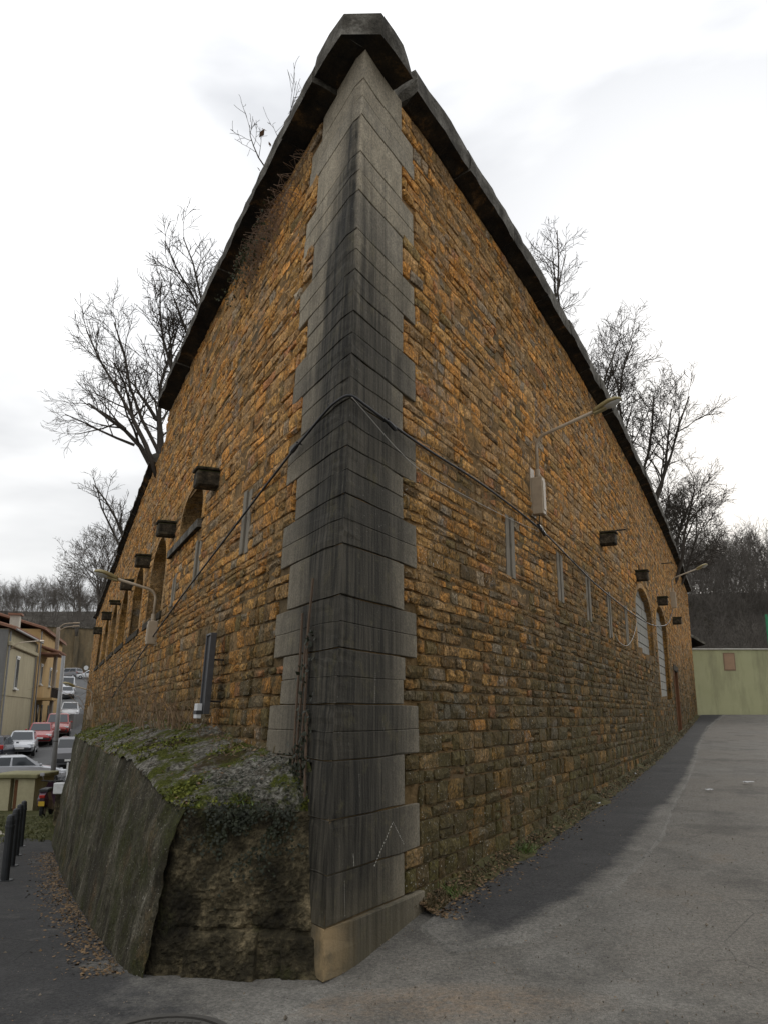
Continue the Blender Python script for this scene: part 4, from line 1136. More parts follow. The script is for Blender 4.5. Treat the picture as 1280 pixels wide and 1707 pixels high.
def car(kind, px, y, heading, mat, label, z=None, group='cars along the street'):
    spec = CARS[kind]; x = xat(px, y, gz(xat(px, y), y)); z = gz(x, y)+.03 if z is None else z
    t = thing('parked_car' if kind != 'van' else 'parked_van', (x, y, z), label, 'car' if kind != 'van' else 'van', group)
    ca, sa = math.cos(heading), math.sin(heading)
    def T(p): return (x+p[0]*ca-p[1]*sa, y+p[0]*sa+p[1]*ca, z+p[2])
    def bld(mb, name, m, par=t, smooth=False):
        mb.v = [T(p) for p in mb.v]; return mb.build(name, m, par, smooth=smooth)
    mb = MB(); rings = []
    for (px_, zb, zt_, w_) in spec['body']:
        rings.append([(px_, -w_*.9, zb), (px_, -w_, zb+.12), (px_, -w_*1.0, (zb+zt_)/2+.08), (px_, -w_*.95, zt_-.06), (px_, -w_*.82, zt_), (px_, 0, zt_+.02),
                      (px_, w_*.82, zt_), (px_, w_*.95, zt_-.06), (px_, w_, (zb+zt_)/2+.08), (px_, w_, zb+.12), (px_, w_*.9, zb)])
    mb.loft(rings)
    c = spec['cab']; (br, bf, bw), (mr, mf, mw), z0, z1 = c['b'], c['m'], c['z0'], c['z1']
    A = [(br, -bw, z0), (bf, -bw*.96, z0-.03), (bf, bw*.96, z0-.03), (br, bw, z0)]; B = [(mr, -mw, z1-.06), (mf, -mw, z1-.05), (mf, mw, z1-.05), (mr, mw, z1-.06)]
    Cc = [(mr+.12, -mw*.8, z1), (mf-.15, -mw*.8, z1+.01), (mf-.15, mw*.8, z1+.01), (mr+.12, mw*.8, z1)]
    mb.loft([A, B, Cc]); body = bld(mb, 'body', mat)
    def quad(a, b, c_, d, f0, f1, g0, g1, off, name):
        a, b, c_, d = map(Vector, (a, b, c_, d)); n = (b-a).cross(d-a).normalized()*off
        def at(u, v): return tuple(a.lerp(b, u).lerp(d.lerp(c_, u), v)+n)
        m2 = MB(); m2.add([at(f0, g0), at(f1, g0), at(f1, g1), at(f0, g1)], [(0, 1, 2, 3)]); bld(m2, name, MGL, t)
    quad(A[1], A[2], B[2], B[1], .06, .94, .08, .94, .012, 'windscreen'); quad(A[3], A[0], B[0], B[3], .08, .92, .22, .92, .012, 'rear_window')
    for (f0, f1) in ((.08, .44), (.48, .9)) if kind != 'van' else ((.74, .95),):
        quad(A[0], A[1], B[1], B[0], f0, f1, .1, .92, .012, 'side_window'); quad(A[2], A[3], B[3], B[2], 1-f1, 1-f0, .1, .92, .012, 'side_window')
    hw = spec['W']/2; hl = spec['L']/2
    for wx in (-hl*.66, hl*.66):
        for sy in (-1, 1):
            m2 = MB(); yc = sy*(hw-.1); rings = []
            for yy, r in ((-.1, .26), (-.09, .3), (.09, .3), (.1, .26)):
                rings.append([(wx+r*math.cos(2*math.pi*q/16), yc+yy, .3+r*math.sin(2*math.pi*q/16)) for q in range(16)])
            m2.loft(rings); wl_ = bld(m2, 'wheel', MTY)
            m2 = MB(); rings = []
            for yy, r in ((0, .19), (.012, .18), (.016, .05)):
                rings.append([(wx+r*math.cos(2*math.pi*q/12), yc+sy*(.1+yy), .3+r*math.sin(2*math.pi*q/12)) for q in range(12)])
            m2.loft(rings); bld(m2, 'rim', MRM, wl_)
    for sy in (-1, 1):
        m2 = MB(); m2.box((hl-.2, sy*hw*.68, .68), (.2, .34, .15), rz=-sy*.45, bev=.04); bld(m2, 'headlight', MHL)
        m2 = MB(); m2.box((-hl+.08, sy*hw*.82, .85), (.14, .2, .26), bev=.03); bld(m2, 'tail_light', MTL)
        m2 = MB(); m2.box((bf-.15, sy*(hw+.05), z0+.06), (.12, .16, .12), bev=.03); bld(m2, 'mirror', mat)
    m2 = MB(); m2.box((hl-.06, 0, .45), (.12, spec['W']*.78, .16), bev=.04); bld(m2, 'grille', MTRIM)
    m2 = MB(); m2.box((-hl+.03, 0, .48), (.1, spec['W']*.88, .2), bev=.04); bld(m2, 'bumper', MTRIM)
    for sx in (-1, 1):
        m2 = MB(); m2.box((sx*(hl+.015), 0, .5), (.03, .5, .11)); bld(m2, 'number_plate', MPLT)
    return t
toward = R_(-90+19)           # nose down the street, to the viewer
PSV, PRD, PWH, PDK, PGY, PR2 = paint('silver_paint', (.42, .43, .45), .5), paint('red_paint', (.28, .008, .008), .0), paint('white_paint', (.68, .69, .70), 0), paint('dark_blue_paint', (.02, .022, .035), .3), paint('grey_paint', (.20, .20, .21), .5), paint('orange_red_paint', (.30, .02, .01), .0)
car('hatch', -6, 50.5, R_(100), PDK, 'dark blue car cut off by the left edge of the picture')
car('hatch', 36, 53, toward, PSV, 'silver hatchback in front of the red cars, nose to the viewer')
car('hatch', 67, 58.3, toward, PRD, 'bright red hatchback right behind the silver one')
car('mpv', 96, 64.5, toward, PR2, 'orange-red car with pale windscreen behind the bright red one')
car('mpv', 116, 82, toward, PWH, 'white people carrier alone in the road, nose to the viewer')
car('hatch', 112, 103, toward, PSV, 'silver car with dark grille before the white van, far up the street')
car('van', 112, 111, toward, PWH, 'white van far up the street behind a silver car')
car('sedan', 28, 42, R_(28), PSV, 'pale grey sedan side-on behind the beige utility shelter')
car('mpv', 118, 48, R_(108), PGY, 'grey estate car seen from behind, right of the lamp post')
car('hatch', 148, 143, R_(200), PWH, 'white car at the far bend below the tan retaining wall')
car('mpv', 116, 146, R_(160), PGY, 'dark grey car parked at the far bend, left of the white one')
car('hatch', 103, 147, R_(160), PWH, 'pale car at the far bend, leftmost by the tan wall')

# ---------------------------------------------------------------- scooter
def scooter(px, y):
    z = gz(xat(px, y), y)+.03; x = xat(px, y, z); t = thing('motor_scooter', (x, y, z), 'dark motor scooter with yellow rear plate parked beside the shelter', 'scooter')
    h = R_(100); ca, sa = math.cos(h), math.sin(h)
    def T(p): return (x+p[0]*ca-p[1]*sa, y+p[0]*sa+p[1]*ca, z+p[2])
    def bld(mb, n, m, par=t): mb.v = [T(p) for p in mb.v]; return mb.build(n, m, par, smooth=False)
    for wx in (-.62, .62):
        mb = MB(); rings = []
        for yy, r in ((-.055, .2), (-.04, .24), (.04, .24), (.055, .2)): rings.append([(wx+r*math.cos(2*math.pi*q/14), yy, .24+r*math.sin(2*math.pi*q/14)) for q in range(14)])
        mb.loft(rings); w_ = bld(mb, 'wheel', MTY)
        mb = MB(); mb.tube([(wx, -.062, .24), (wx, .062, .24)], .1, 10); bld(mb, 'rim', MRM, w_)
    PB = paint('scooter_paint', (.05, .02, .04), .2)
    mb = MB(); mb.loft([[(xx, -w_, zb), (xx, -w_*1.1, (zb+zt_)/2), (xx, -w_*.7, zt_), (xx, w_*.7, zt_), (xx, w_*1.1, (zb+zt_)/2), (xx, w_, zb)] for xx, w_, zb, zt_ in ((-.85, .06, .5, .68), (-.7, .15, .36, .76), (-.3, .18, .25, .74), (.0, .16, .22, .5), (.2, .14, .22, .34), (.4, .14, .22, .34))]); bld(mb, 'body', PB)
    mb = MB(); mb.loft([[(xx, -w_, zz), (xx+.08, -w_, zz), (xx+.08, w_, zz), (xx, w_, zz)] for xx, w_, zz in ((.42, .15, .22), (.46, .2, .5), (.42, .19, .8), (.36, .1, .98))]); bld(mb, 'leg_shield', PB)
    mb = MB(); mb.box((-.35, 0, .8), (.72, .27, .11), bev=.04); bld(mb, 'seat', MTRIM)
    mb = MB(); mb.tube([(.36, -.32, 1.02), (.4, -.1, 1.0), (.4, .1, 1.0), (.36, .32, 1.02)], .018, 6); mb.tube([(.62, 0, .24), (.4, 0, 1.0)], .028, 6); bld(mb, 'handlebar', MTRIM)
    for sy in (-1, 1):
        mb = MB(); mb.tube([(.38, sy*.24, 1.02), (.4, sy*.3, 1.16)], .007, 5); mb.box((.4, sy*.31, 1.2), (.02, .13, .09), bev=.008); bld(mb, 'mirror', MRM)
    mb = MB(); mb.box((-.87, 0, .66), (.05, .16, .09), bev=.015); bld(mb, 'tail_light', MTL)
    mb = MB(); mb.box((-.9, 0, .46), (.015, .17, .13)); bld(mb, 'number_plate', plain('yellow_plate', (.55, .36, .03), .5, 0, .1, 20))
scooter(78, 26.5)

# ---------------------------------------------------------------- bollards, shelter, posts
MBOL = plain('black_bollard_paint', (.03, .032, .034), .5, .2, .3, 16)
bl_n = ['nearest black bollard at the left edge, on the footway', 'second black bollard from the front of the footway row', 'third black bollard from the front of the footway row', 'farthest black bollard of the footway row']
for i, (px, y) in enumerate(((7, 11.1), (19, 12.7), (27.5, 14.2), (36, 15.8))):
    x = xat(px, y, -.5); z = gh(x, y); t = thing('bollard', (x, y, z), bl_n[i], 'bollard', 'bollards along the footway')
    mb = MB(); mb.tube([(x, y, z-.1), (x, y, z+.72), (x, y, z+.75)], [.052, .052, .044], 12); mb.build('post', MBOL, t, smooth=False)
    mb = MB(); mb.tube([(x, y, z+.63), (x, y, z+.65), (x, y, z+.67)], [.058, .06, .058], 12); mb.build('ring', MBOL, t)
    mb = MB(); mb.tube([(x, y, z), (x, y, z+.025)], .1, 12); mb.build('base_plate', MBOL, t)
    mb = MB(); mb.tube([(x, y, z+.75), (x, y, z+.78), (x, y, z+.795)], [.05, .04, .015], 12); mb.build('cap', MBOL, t)
# beige utility shelter with a dark opening
MSH = plaster('shelter_plaster', (.46, .42, .27)); y = 30.; xs0, xs1 = xat(-14, y, -1.5), xat(55, y, -1.5); zb = gz(xs0, y)
sh = thing('utility_shelter', ((xs0+xs1)/2, y, zb), 'low beige masonry shelter with a dark doorway, moss on its flat top', 'shelter')
def ubox(name, m, x0, x1, y0, y1, z0, z1, par, bev=0.):
    mb = MB(); mb.box(((x0+x1)/2, (y0+y1)/2, (z0+z1)/2), (x1-x0, y1-y0, z1-z0), bev=bev); return mb.build(name, m, par)
xm0, xm1 = xat(14, y, -1.5), xat(27, y, -1.5)
ubox('wall', MSH, xs0, xm0, y, y+.3, zb-.3, zb+1.1, sh); ubox('wall', MSH, xm1, xs1, y, y+.3, zb-.3, zb+1.1, sh)
ubox('back_wall', MSH, xs0, xs1, y+1.5, y+1.7, zb-.3, zb+1.1, sh); ubox('side_wall', MSH, xs1-.2, xs1-.002, y+.301, y+1.499, zb-.3, zb+1.1, sh)
ubox('roof_slab', plain('mossy_slab', (.20, .19, .10), .95, 0, .4, 4), xs0-.1, xs1+.12, y-.12, y+1.85, zb+1.101, zb+1.25, sh, .03)
ubox('door_leaf', MRUST, xm0+.1, xm1-.02, y+.12, y+.16, zb-.2, zb+1.05, sh)
mb = MB(); p0, p1 = (xs1, 31.2), (xat(72, 30.5, -1.5), 30.5)
mb.box(((p0[0]+p1[0])/2+.2, 31, gz(p1[0], 31)+.3), (abs(p1[0]-p0[0])+1.2, .3, 1.0), bev=.04); tag(mb.build('low_wall', plaster('mossy_wall', (.16, .15, .08))), 'low mossy wall between the shelter and the scooter', 'wall')
# white cabinet on a stub and a thin white post, beside the mossy footing
y = 21.5; x = xat(96, y, -.9); zc_ = gz(x, y); t = thing('meter_cabinet', (x, y, zc_), 'small white meter cabinet by the end of the mossy footing', 'cabinet')
mb = MB(); mb.box((x, y, zc_+.93), (.26, .2, .26), bev=.015); mb.build('box', MWHT, t); mb = MB(); mb.box((x+.02, y+.02, zc_+.4), (.2, .14, .82), bev=.01); mb.build('stub', MRK, t)
mb = MB(); x2 = xat(108.5, 22.5, -.6); mb.box((x2, 22.5, gz(x2, 22.5)+1.0), (.05, .04, 1.1), bev=.006); mb.box((x2, 22.5, gz(x2, 22.5)+.2), (.09, .07, .6)); tag(mb.build('marker_post', MWHT), 'thin white marker post above the meter cabinet', 'post')
# tall grey post and two street lamps
y = 34.; z = gz(xat(84, y, -1.8), y); x = xat(84, y, z); t = thing('lamp_post', (x, y, z), 'tall plain grey tapering post rising in front of the parked cars', 'post')
mb = MB(); mb.tube([(x, y, z-.1), (x, y, z+5.75)], [.11, .07], 12); mb.build('mast', MPIPE, t, smooth=True)
for zz_ in (1.0, 2.4):
    mb = MB(); mb.tube([(x, y, z+zz_), (x, y, z+zz_+.03)], .12-.01*zz_, 12); mb.build('band', MIRON, t)
mb = MB(); mb.tube([(x, y, z), (x, y, z+.5)], [.16, .12], 12); mb.build('foot', MPIPE, t)
y = 74.; z = gz(xat(82, y, .5), y); x = xat(83, y, z); t = thing('street_lamp', (x, y, z), 'concrete street lamp beside the ochre house, twin arms to the right', 'lamp')
mb = MB(); mb.box((x, y, z+4.3), (.3, .24, 8.6), bev=.04); mb.build('post', plaster('post_concrete', (.40, .34, .28)), t)
for k_, dz_ in ((0, 0.), (1, .35)):
    mb = MB(); mb.tube(smooth_pts([(x, y, z+8.2+dz_), (x+.6, y-.2, z+8.55+dz_), (x+1.5, y-.5, z+8.65+dz_*.8)], 4), .035, 6); mb.box((x+1.75, y-.55, z+8.66+dz_*.8), (.6, .2, .1), rz=-.3, bev=.03); mb.build('arm', MCRM, t)
y = 128.; x = xat(144, y, 8); z = gz(x, y); t = thing('round_sign', (x, y, z), 'small round road sign on a thin post at the far bend', 'sign')
mb = MB(); mb.tube([(x, y, z), (x, y, z+2.7)], .04, 6); mb.build('post', MPIPE, t); mb = MB(); mb.tube([(x, y-.05, z+2.6), (x, y-.08, z+2.6)], .34, 16); mb.build('disc', MWHT, t)

# manhole cover right before the viewer
mx_, my_ = -1.12, 4.70; z = gh(mx_, my_)+.012; t = thing('manhole_cover', (mx_, my_, z), 'round iron manhole cover cut by the bottom edge', 'manhole cover')
MMH = plain('cast_iron', (.075, .07, .062), .75, .4, .4, 30)
mb = MB(); mb.tube([(mx_, my_, z-.03), (mx_, my_, z), (mx_, my_, z+.004)], [.3, .3, .29], 40); cv_ = mb.build('cover', MMH, t)
mb = MB(); rings = []
for r, dz_ in ((.315, -.03), (.315, .006), (.355, .006), (.36, -.03)): rings.append([(mx_+r*math.cos(2*math.pi*q/40), my_+r*math.sin(2*math.pi*q/40), z+dz_) for q in range(40)])
mb.loft(rings, cap=False); mb.build('frame', MMH, t)
mb = MB()
for i in range(-6, 7):
    for j in range(-6, 7):
        if i*i+j*j < 36: mb.box((mx_+i*.044, my_+j*.044, z+.006), (.026, .026, .008))
tag(mb.build('tread_studs', MMH, cv_), kind='stuff')

# ================================================================ the ramp side background
MPL = (lambda g: (g.bump(g.noise(22, 5), .3, .01), g.done(g.mix(g.ramp(g.noise(1.1, 6, .7, g.map((1, 1, .18))), [(.46, 0.), (.7, .7)]), g.mix(g.noise(.8, 5), (.36, .36, .20), (.50, .49, .30)), (.19, .18, .115))))[1])(G('pale_green_render', .93, .12))
y = 40.; pw = thing('boundary_wall', (22, y, 1.6), 'pale yellow-green rendered wall closing the top of the ramp', 'wall')
ubox('wall_body', MPL, 13.2, 40, y, y+.25, .6, 4.58, pw); ubox('wall_coping', plain('pale_coping', (.5, .48, .42), .9, 0, .25, 4), 13.1, 40, y-.05, y+.3, 4.583, 4.65, pw, .015)
xa_, xb_ = xat(1207, y, 4), xat(1223, y, 4)
tl_ = ubox('patch_panel', plain('brown_patch', (.36, .235, .15), .9, 0, .2, 6), xa_, xb_, y-.02, y-.002, 3.66, 4.4, pw); tl_['label'] = 'brownish bricked-up patch'
ubox('patch_frame', plain('brown_frame', (.25, .17, .11), .9, 0, .2, 6), xa_-.05, xb_+.05, y-.012, y-.0015, 3.61, 4.45, tl_)
# shed roof showing over it
hs = thing('shed', (14.8, 47, 1.7), 'grey shed gable peeping over the pale wall beside the bastion', 'shed')
mb = MB(); mb.prism([(11, 47), (17.0, 47), (17.0, 53), (11, 53)], 1.5, 5.8); mb.build('wall', MPG, hs)
mb = MB(); rings = [[(12.5, yy, 8.6), (17.9, yy, 5.35), (17.9, yy, 5.5), (12.5, yy, 8.78)] for yy in (46.6, 53.4)]; mb.loft(rings); mb.add([(12.6, 47, 5.8), (17., 47, 5.8), (12.6, 47, 8.4)], [(0, 1, 2)]); mb.build('roof', MC, hs)
x = xat(1282.0, 38.5, 4.6); mb = MB(); mb.tube([(x, 38.5, 1.5), (x, 38.5, 6.1)], .06, 8); mb.box((x+.35, 38.5, 5.55), (.75, .05, .9)); tag(mb.build('green_post', plain('green_paint', (.03, .22, .10), .5, 0, .2, 10)), 'bright green post at the right edge above the pale wall', 'post')

# ================================================================ bare trees
def bark(name, a, b):
    g = G(name, .95, .1); f = g.noise(8, 5, .7); g.bump(f, .5, .01); return g.done(g.mix(f, a, b))
MBK = bark('winter_bark', (.035, .030, .026), (.095, .082, .068)); MBK2 = bark('distant_bark', (.07, .062, .055), (.145, .13, .112))
def rnd_perp(d, rg):
    v = Vector((rg.gauss(0, 1), rg.gauss(0, 1), rg.gauss(0, 1))); v = v-d*v.dot(d); return v.normalized() if v.length > 1e-6 else d.orthogonal().normalized()
def limb(out, p, d, L, r, lev, maxlev, rg, kids, up, bend=.25, rmin=.004, minlen=.12, lean=Vector((0, 0, 0)), kl=1.):
    n = max(3, int(5-lev*.5)); pts = [Vector(p)]; d = Vector(d).normalized(); rad = [r]
    for i in range(n):
        d = (d+rnd_perp(d, rg)*bend*rg.uniform(.3, 1)+Vector((0, 0, up))*(.5 if lev else .2)+lean*.12).normalized()
        pts.append(pts[-1]+d*(L/n)); rad.append(max(rmin*.8, r*(1-.72*(i+1)/n)))
    out.append((pts, rad, lev))
    if lev >= maxlev: return
    k = kids[min(lev, len(kids)-1)]
    for c in range(k):
        t = lerp(.28 if lev else .35, 1., (c+rg.uniform(.2, .8))/k); q = t*n; i = min(n-1, int(q)); f = q-i
        b = pts[i].lerp(pts[i+1], f); dd = (pts[i+1]-pts[i]).normalized(); ang = rg.uniform(.45, 1.0)*(1 if t < .9 else .5)
        nd = (dd*math.cos(ang)+rnd_perp(dd, rg)*math.sin(ang)).normalized()
        rr = max(rmin, lerp(rad[i], rad[i+1], f)*rg.uniform(.45, .68)); LL = L*rg.uniform(.42, .68)*(1.1-.45*t)*(kl if lev == 0 else 1.)
        if LL > minlen: limb(out, b, nd, LL, rr, lev+1, maxlev, rg, kids, up*.9, bend*1.05, rmin, minlen, lean, kl)
def build_tree(label, root, limbs, seed, maxlev=4, kids=(7, 6, 5, 3), up=.12, rmin=.005, group='bare trees behind the bastion coping', mat=None, minlen=.14, name='bare_tree', ivy=0, lean=Vector((0, 0, 0)), bend=.25, kl=1.):
    rg = random.Random(seed); out = []
    for (p, d, L, r, lev) in limbs: limb(out, p, d, L, r, lev, maxlev, rg, kids, up, bend, rmin, minlen, lean, kl)
    t = thing(name, root, label, 'tree', group); tr, cr_ = MB(), MB()
    for pts, rad, lev in out: (tr if lev == 0 else cr_).tube(pts, rad, 7 if lev == 0 else 5 if lev == 1 else 3, cap=lev == 0)
    tr.build('trunk', mat or MBK, t, smooth=True); c = cr_.build('crown', mat or MBK, t)
    return t
def pt(px, py, y):
    c, s = math.cos(PITCH), math.sin(PITCH); u, v = (px-640)/1380, (853.5-py)/1380; k = y/(c-v*s); return Vector((u*k, y, HC+(s+v*c)*k))
def V(a, b): return (b-a).normalized()
# the wide crooked tree leaning out over the street
Yt = 17.5; A = pt(268, 800, Yt); root = (A.x, Yt, 6.0)
L1 = [(Vector(root), V(Vector(root), A), (A-Vector(root)).length+.3, .15, 9),
      (A, V(A, pt(225, 745, Yt)), 2.6, .075, 0), (pt(252, 762, Yt), V(pt(252, 762, Yt), pt(205, 690, Yt)), 2.3, .055, 0), (pt(225, 742, Yt), V(pt(225, 742, Yt), pt(140, 726, Yt-.3)), 1.6, .035, 1),
      (pt(210, 715, Yt), V(pt(210, 715, Yt), pt(130, 670, Yt)), 1.6, .03, 1), (A, V(A, pt(268, 640, Yt)), 2.0, .06, 0), (pt(262, 700, Yt), V(pt(262, 700, Yt), pt(215, 640, Yt)), 1.4, .05, 1)]
build_tree('crooked spreading bare tree leaning left over the wall above the spouts', root, L1, 4, 4, (8, 6, 5, 3), .10, .0045, lean=Vector((-.25, 0, 0)), bend=.34)
def upright(label, px, ptop, pbase, y, seed, rad=.13, n=1, spread=60, kids=(8, 6, 5, 3), up=.14, lean=0., maxlev=4, rmin=.0055, mat=None, kl=.55):
    rg = random.Random(seed*7+1); b = pt(px, pbase, y); L = []
    for i in range(n):
        o = (i-(n-1)/2)*spread; top = pt(px+o+lean, ptop+abs(o)*.5, y+rg.uniform(-.5, .5)); base = b+Vector((o*.002*y/10, rg.uniform(-.3, .3), 0))
        L.append((base, V(base, top), (top-base).length*.86, rad*(1 if i == n//2 else .8), 0))
    return build_tree(label, tuple(b), L, seed, maxlev, kids, up, rmin, lean=Vector((lean*.002, 0, 0)), mat=mat, kl=kl)
upright('tall bare tree with upright limbs, second up the street coping', 280, 475, 800, 16, 11, .06, 4, 32, kids=(11, 6, 5, 3), lean=-15)
upright('upright bare tree with thin tips, topmost of the street coping', 372, 350, 620, 15, 12, .045, 4, 24, kids=(11, 6, 5, 3), lean=-8)
upright('bare tree with many limbs midway up the street coping', 322, 420, 700, 15.5, 19, .05, 4, 28, kids=(11, 6, 5, 3), lean=-14)
upright('small bare tree low on the street coping below the crooked one', 222, 770, 960, 23, 13, .06, 3, 30, kids=(9, 6, 5, 3), lean=-22)
upright('slender pale bare tree, first behind the ramp coping', 915, 360, 640, 21, 14, .05, 4, 26, kids=(9, 5, 3, 2), lean=4, rmin=.0065, kl=.5)
upright('dense bare tree second behind the ramp coping', 985, 520, 830, 24, 15, .075, 5, 30, kids=(9, 6, 5, 3), lean=18, rmin=.007, kl=.62)
upright('spreading bare tree behind the nearest lamp hood', 1056, 612, 900, 27, 16, .09, 5, 38, kids=(9, 6, 4, 3), lean=25, rmin=.008, kl=.7)
upright('low thick bare tree last behind the ramp coping', 1092, 765, 1000, 30, 17, .10, 5, 30, kids=(10, 7, 5, 3), lean=22, up=.05, rmin=.008, kl=.75)
upright('bushy bare tree at the far end of the ramp coping', 1098, 815, 1030, 34, 18, .09, 4, 22, kids=(10, 7, 5, 3), lean=40, up=.05, rmin=.009, kl=.75)
# sapling with a dead leaf or two, rooted in the coping joint
sp_ = Vector(wp('L', 2.3, 7.25, .12)); t = build_tree('twiggy sapling with a few dead leaves rooted in the street coping', tuple(sp_), [(sp_, V(sp_, pt(452, 170, sp_.y)), 1.05, .013, 0), (sp_+Vector((-.05, .1, 0)), V(sp_, pt(430, 215, sp_.y)), .7, .010, 0)], 31, 2, (7, 4), .12, .0028, group='weeds rooted in the coping', minlen=.05, name='sapling')
mb = MB(); rg = random.Random(3)
for px, py, sz in ((437, 222, .06), (432, 282, .045), (441, 216, .04), (450, 240, .03), (448, 205, .025), (455, 262, .03)):
    c = pt(px, py, sp_.y+.02); u = Vector((rg.uniform(-1, 1), rg.uniform(-1, 1), rg.uniform(-1.5, .2))).normalized()*sz; v = rnd_perp(u.normalized(), rg)*sz*.4
    mb.add([tuple(c-u), tuple(c+v), tuple(c+u), tuple(c-v+Vector((.005, .008, 0)))], [(0, 1, 2, 3)])
tag(mb.build('dead_leaves', plain('dead_leaf', (.12, .06, .03), .9, 0, .3, 40), t), kind='stuff')

# ---------------------------------------------------------------- wooded hills
MHILL = (lambda g: g.done(g.ramp(g.noise(.35, 6, .75), [(.35, (.018, .016, .012)), (.55, (.042, .036, .026)), (.72, (.07, .062, .043))])))(G('leaf_strewn_slope', .97, .05))
def hz_l(x, y):
    return gz(x, y)*0+8+sm(158, 235, y-.25*(x+60))*21+3*nz(x*.02, y*.02, 3)+sm(-40, 10, x)*6
def hz_r(x, y):
    return 1.0+sm(52, 130, y+.12*(x-30))*17+3.0*nz(x*.03, y*.03, 8.)-sm(20, 120, x)*3+sm(30, 8, x)*4
def hill(name, fn, x0, x1, y0, y1, st):
    mb = MB(); xs = list(np.arange(x0, x1, st)); ys = list(np.arange(y0, y1, st))
    for y in ys:
        for x in xs: mb.v.append((x, y, fn(x, y)-(3 if y == ys[0] else 0))); mb.c.append((1, 1, 1))
    m = len(xs)
    for j in range(len(ys)-1):
        for i in range(m-1): mb.f.append((j*m+i, j*m+i+1, (j+1)*m+i+1, (j+1)*m+i)); mb.mi.append(0)
    return tag(mb.build(name, MHILL, smooth=True), kind='structure')
hill('hill', hz_l, -240, 20, 162, 330, 6).data.materials[0] = (lambda g: g.done(g.ramp(g.noise(.3, 7, .8), [(.35, (.045, .04, .034)), (.55, (.085, .077, .066)), (.7, (.14, .128, .11))])))(G('grey_winter_slope', .97, .05)); hill('hill', hz_r, -10, 190, 46, 230, 4)
def template(seed, H):
    rg = random.Random(seed); out = []; limb(out, (0, 0, -.5), (rg.uniform(-.1, .1), rg.uniform(-.1, .1), 1), H, H*.014, 0, 3, rg, (9, 6, 4), .16, .22, .02, .3)
    m = MB()
    for pts, rad, lev in out:
        if lev >= 2: pts, rad = [pts[0], pts[len(pts)//2], pts[-1]], [rad[0], rad[len(rad)//2], rad[-1]]
        m.tube(pts, [max(q, .018) for q in rad], 4 if lev == 0 else 3, cap=False)
    return np.array(m.v, dtype=np.float32), np.array(m.f if all(len(f) == 4 for f in m.f) else [f for f in m.f if len(f) == 4], dtype=np.int32)
TP = [template(100+i, 9+i*.5) for i in range(7)]
def wood(name, label, spots, seed):
    rg = random.Random(seed); vs, fs, off = [], [], 0
    for (x, y, z, sc) in spots:
        v, f = TP[rg.randrange(len(TP))]; a = rg.uniform(0, 6.28); c, s = math.cos(a)*sc, math.sin(a)*sc
        q = np.empty_like(v); q[:, 0] = v[:, 0]*c-v[:, 1]*s+x; q[:, 1] = v[:, 0]*s+v[:, 1]*c+y; q[:, 2] = v[:, 2]*sc*rg.uniform(.85, 1.2)+z
        vs.append(q); fs.append(f+off); off += len(v)
    vs = np.concatenate(vs); fs = np.concatenate(fs); me = bpy.data.meshes.new(name)
    me.vertices.add(len(vs)); me.vertices.foreach_set('co', vs.ravel()); me.loops.add(fs.size); me.loops.foreach_set('vertex_index', fs.ravel())
    me.polygons.add(len(fs)); me.polygons.foreach_set('loop_start', np.arange(0, fs.size, 4, dtype=np.int32)); me.update(calc_edges=True); me.validate()
    me.materials.append(MBK2); o = bpy.data.objects.new(name, me); COL.objects.link(o); return tag(o, label, 'trees', kind='stuff')
rg = random.Random(21); sl_ = []
while len(sl_) < 260:
    y = rg.uniform(166, 255); x = rg.uniform(-.50, -.30)*y*1.0+rg.uniform(-6, 6)
    sl_.append((x, y, hz_l(x, y)-.3, rg.uniform(.4, .75)))
while len(sl_) < 480:
    y = rg.uniform(162, 190); x = y*rg.uniform(-.52, -.28)
    if y > 170 or x < -84 or x > -46: sl_.append((x, y, hz_l(x, y)-.3, rg.uniform(.18, .36)))
wood('woodland', 'grey bare woodland covering the hill beyond the street', sl_, 5)
sr_ = []
while len(sr_) < 320:
    y = rg.uniform(56, 138); x = y*rg.uniform(.30, .50)
    near = y < 80
    sr_.append((x, y, hz_r(x, y)-.3, rg.uniform(.25, .5) if near else rg.uniform(.4, .7)))
while len(sr_) < 520:
    y = rg.uniform(47, 74); x = y*rg.uniform(.33, .50)
    if x > 17.5 or y > 54: sr_.append((x, y, hz_r(x, y)-.4, rg.uniform(.16, .36)))
wood('woodland', 'dark bare woodland covering the slope above the pale wall', sr_, 6)
for i, (px, py, top, y) in enumerate(((1188, 945, 888, 128), (1212, 950, 893, 130), (1232, 950, 905, 126), (1252, 955, 900, 131), (1270, 955, 905, 124), (1285, 960, 910, 129))):
    b = pt(px, py+30, y); tp_ = pt(px, top, y)
    build_tree(['tall bare tree leftmost on the right-hand ridge', 'second tall bare tree from the left on the right-hand ridge', 'third bare tree from the left on the right-hand ridge', 'fourth bare tree from the left on the right-hand ridge', 'fifth bare tree from the left on the right-hand ridge', 'bare ridge tree cut off by the right edge of the picture'][i], tuple(b),
               [(b, Vector((rg.uniform(-.08, .08), 0, 1)), (tp_-b).length, .13, 0)], 60+i, 3, (11, 6, 4), .2, .022, 'trees on the ridge', MBK2, .3)
b = pt(165, 1060, 100); build_tree('large rounded bare tree beyond the end of the street wall', tuple(b), [(b, Vector((-.05, 0, 1)), 11.5, .26, 0), (b, Vector((-.35, 0, 1)), 9.5, .18, 0), (b, Vector((.2, .1, 1)), 10, .18, 0)], 71, 4, (10, 7, 5, 3), .12, .018, 'trees beyond the street', MBK2, .3)
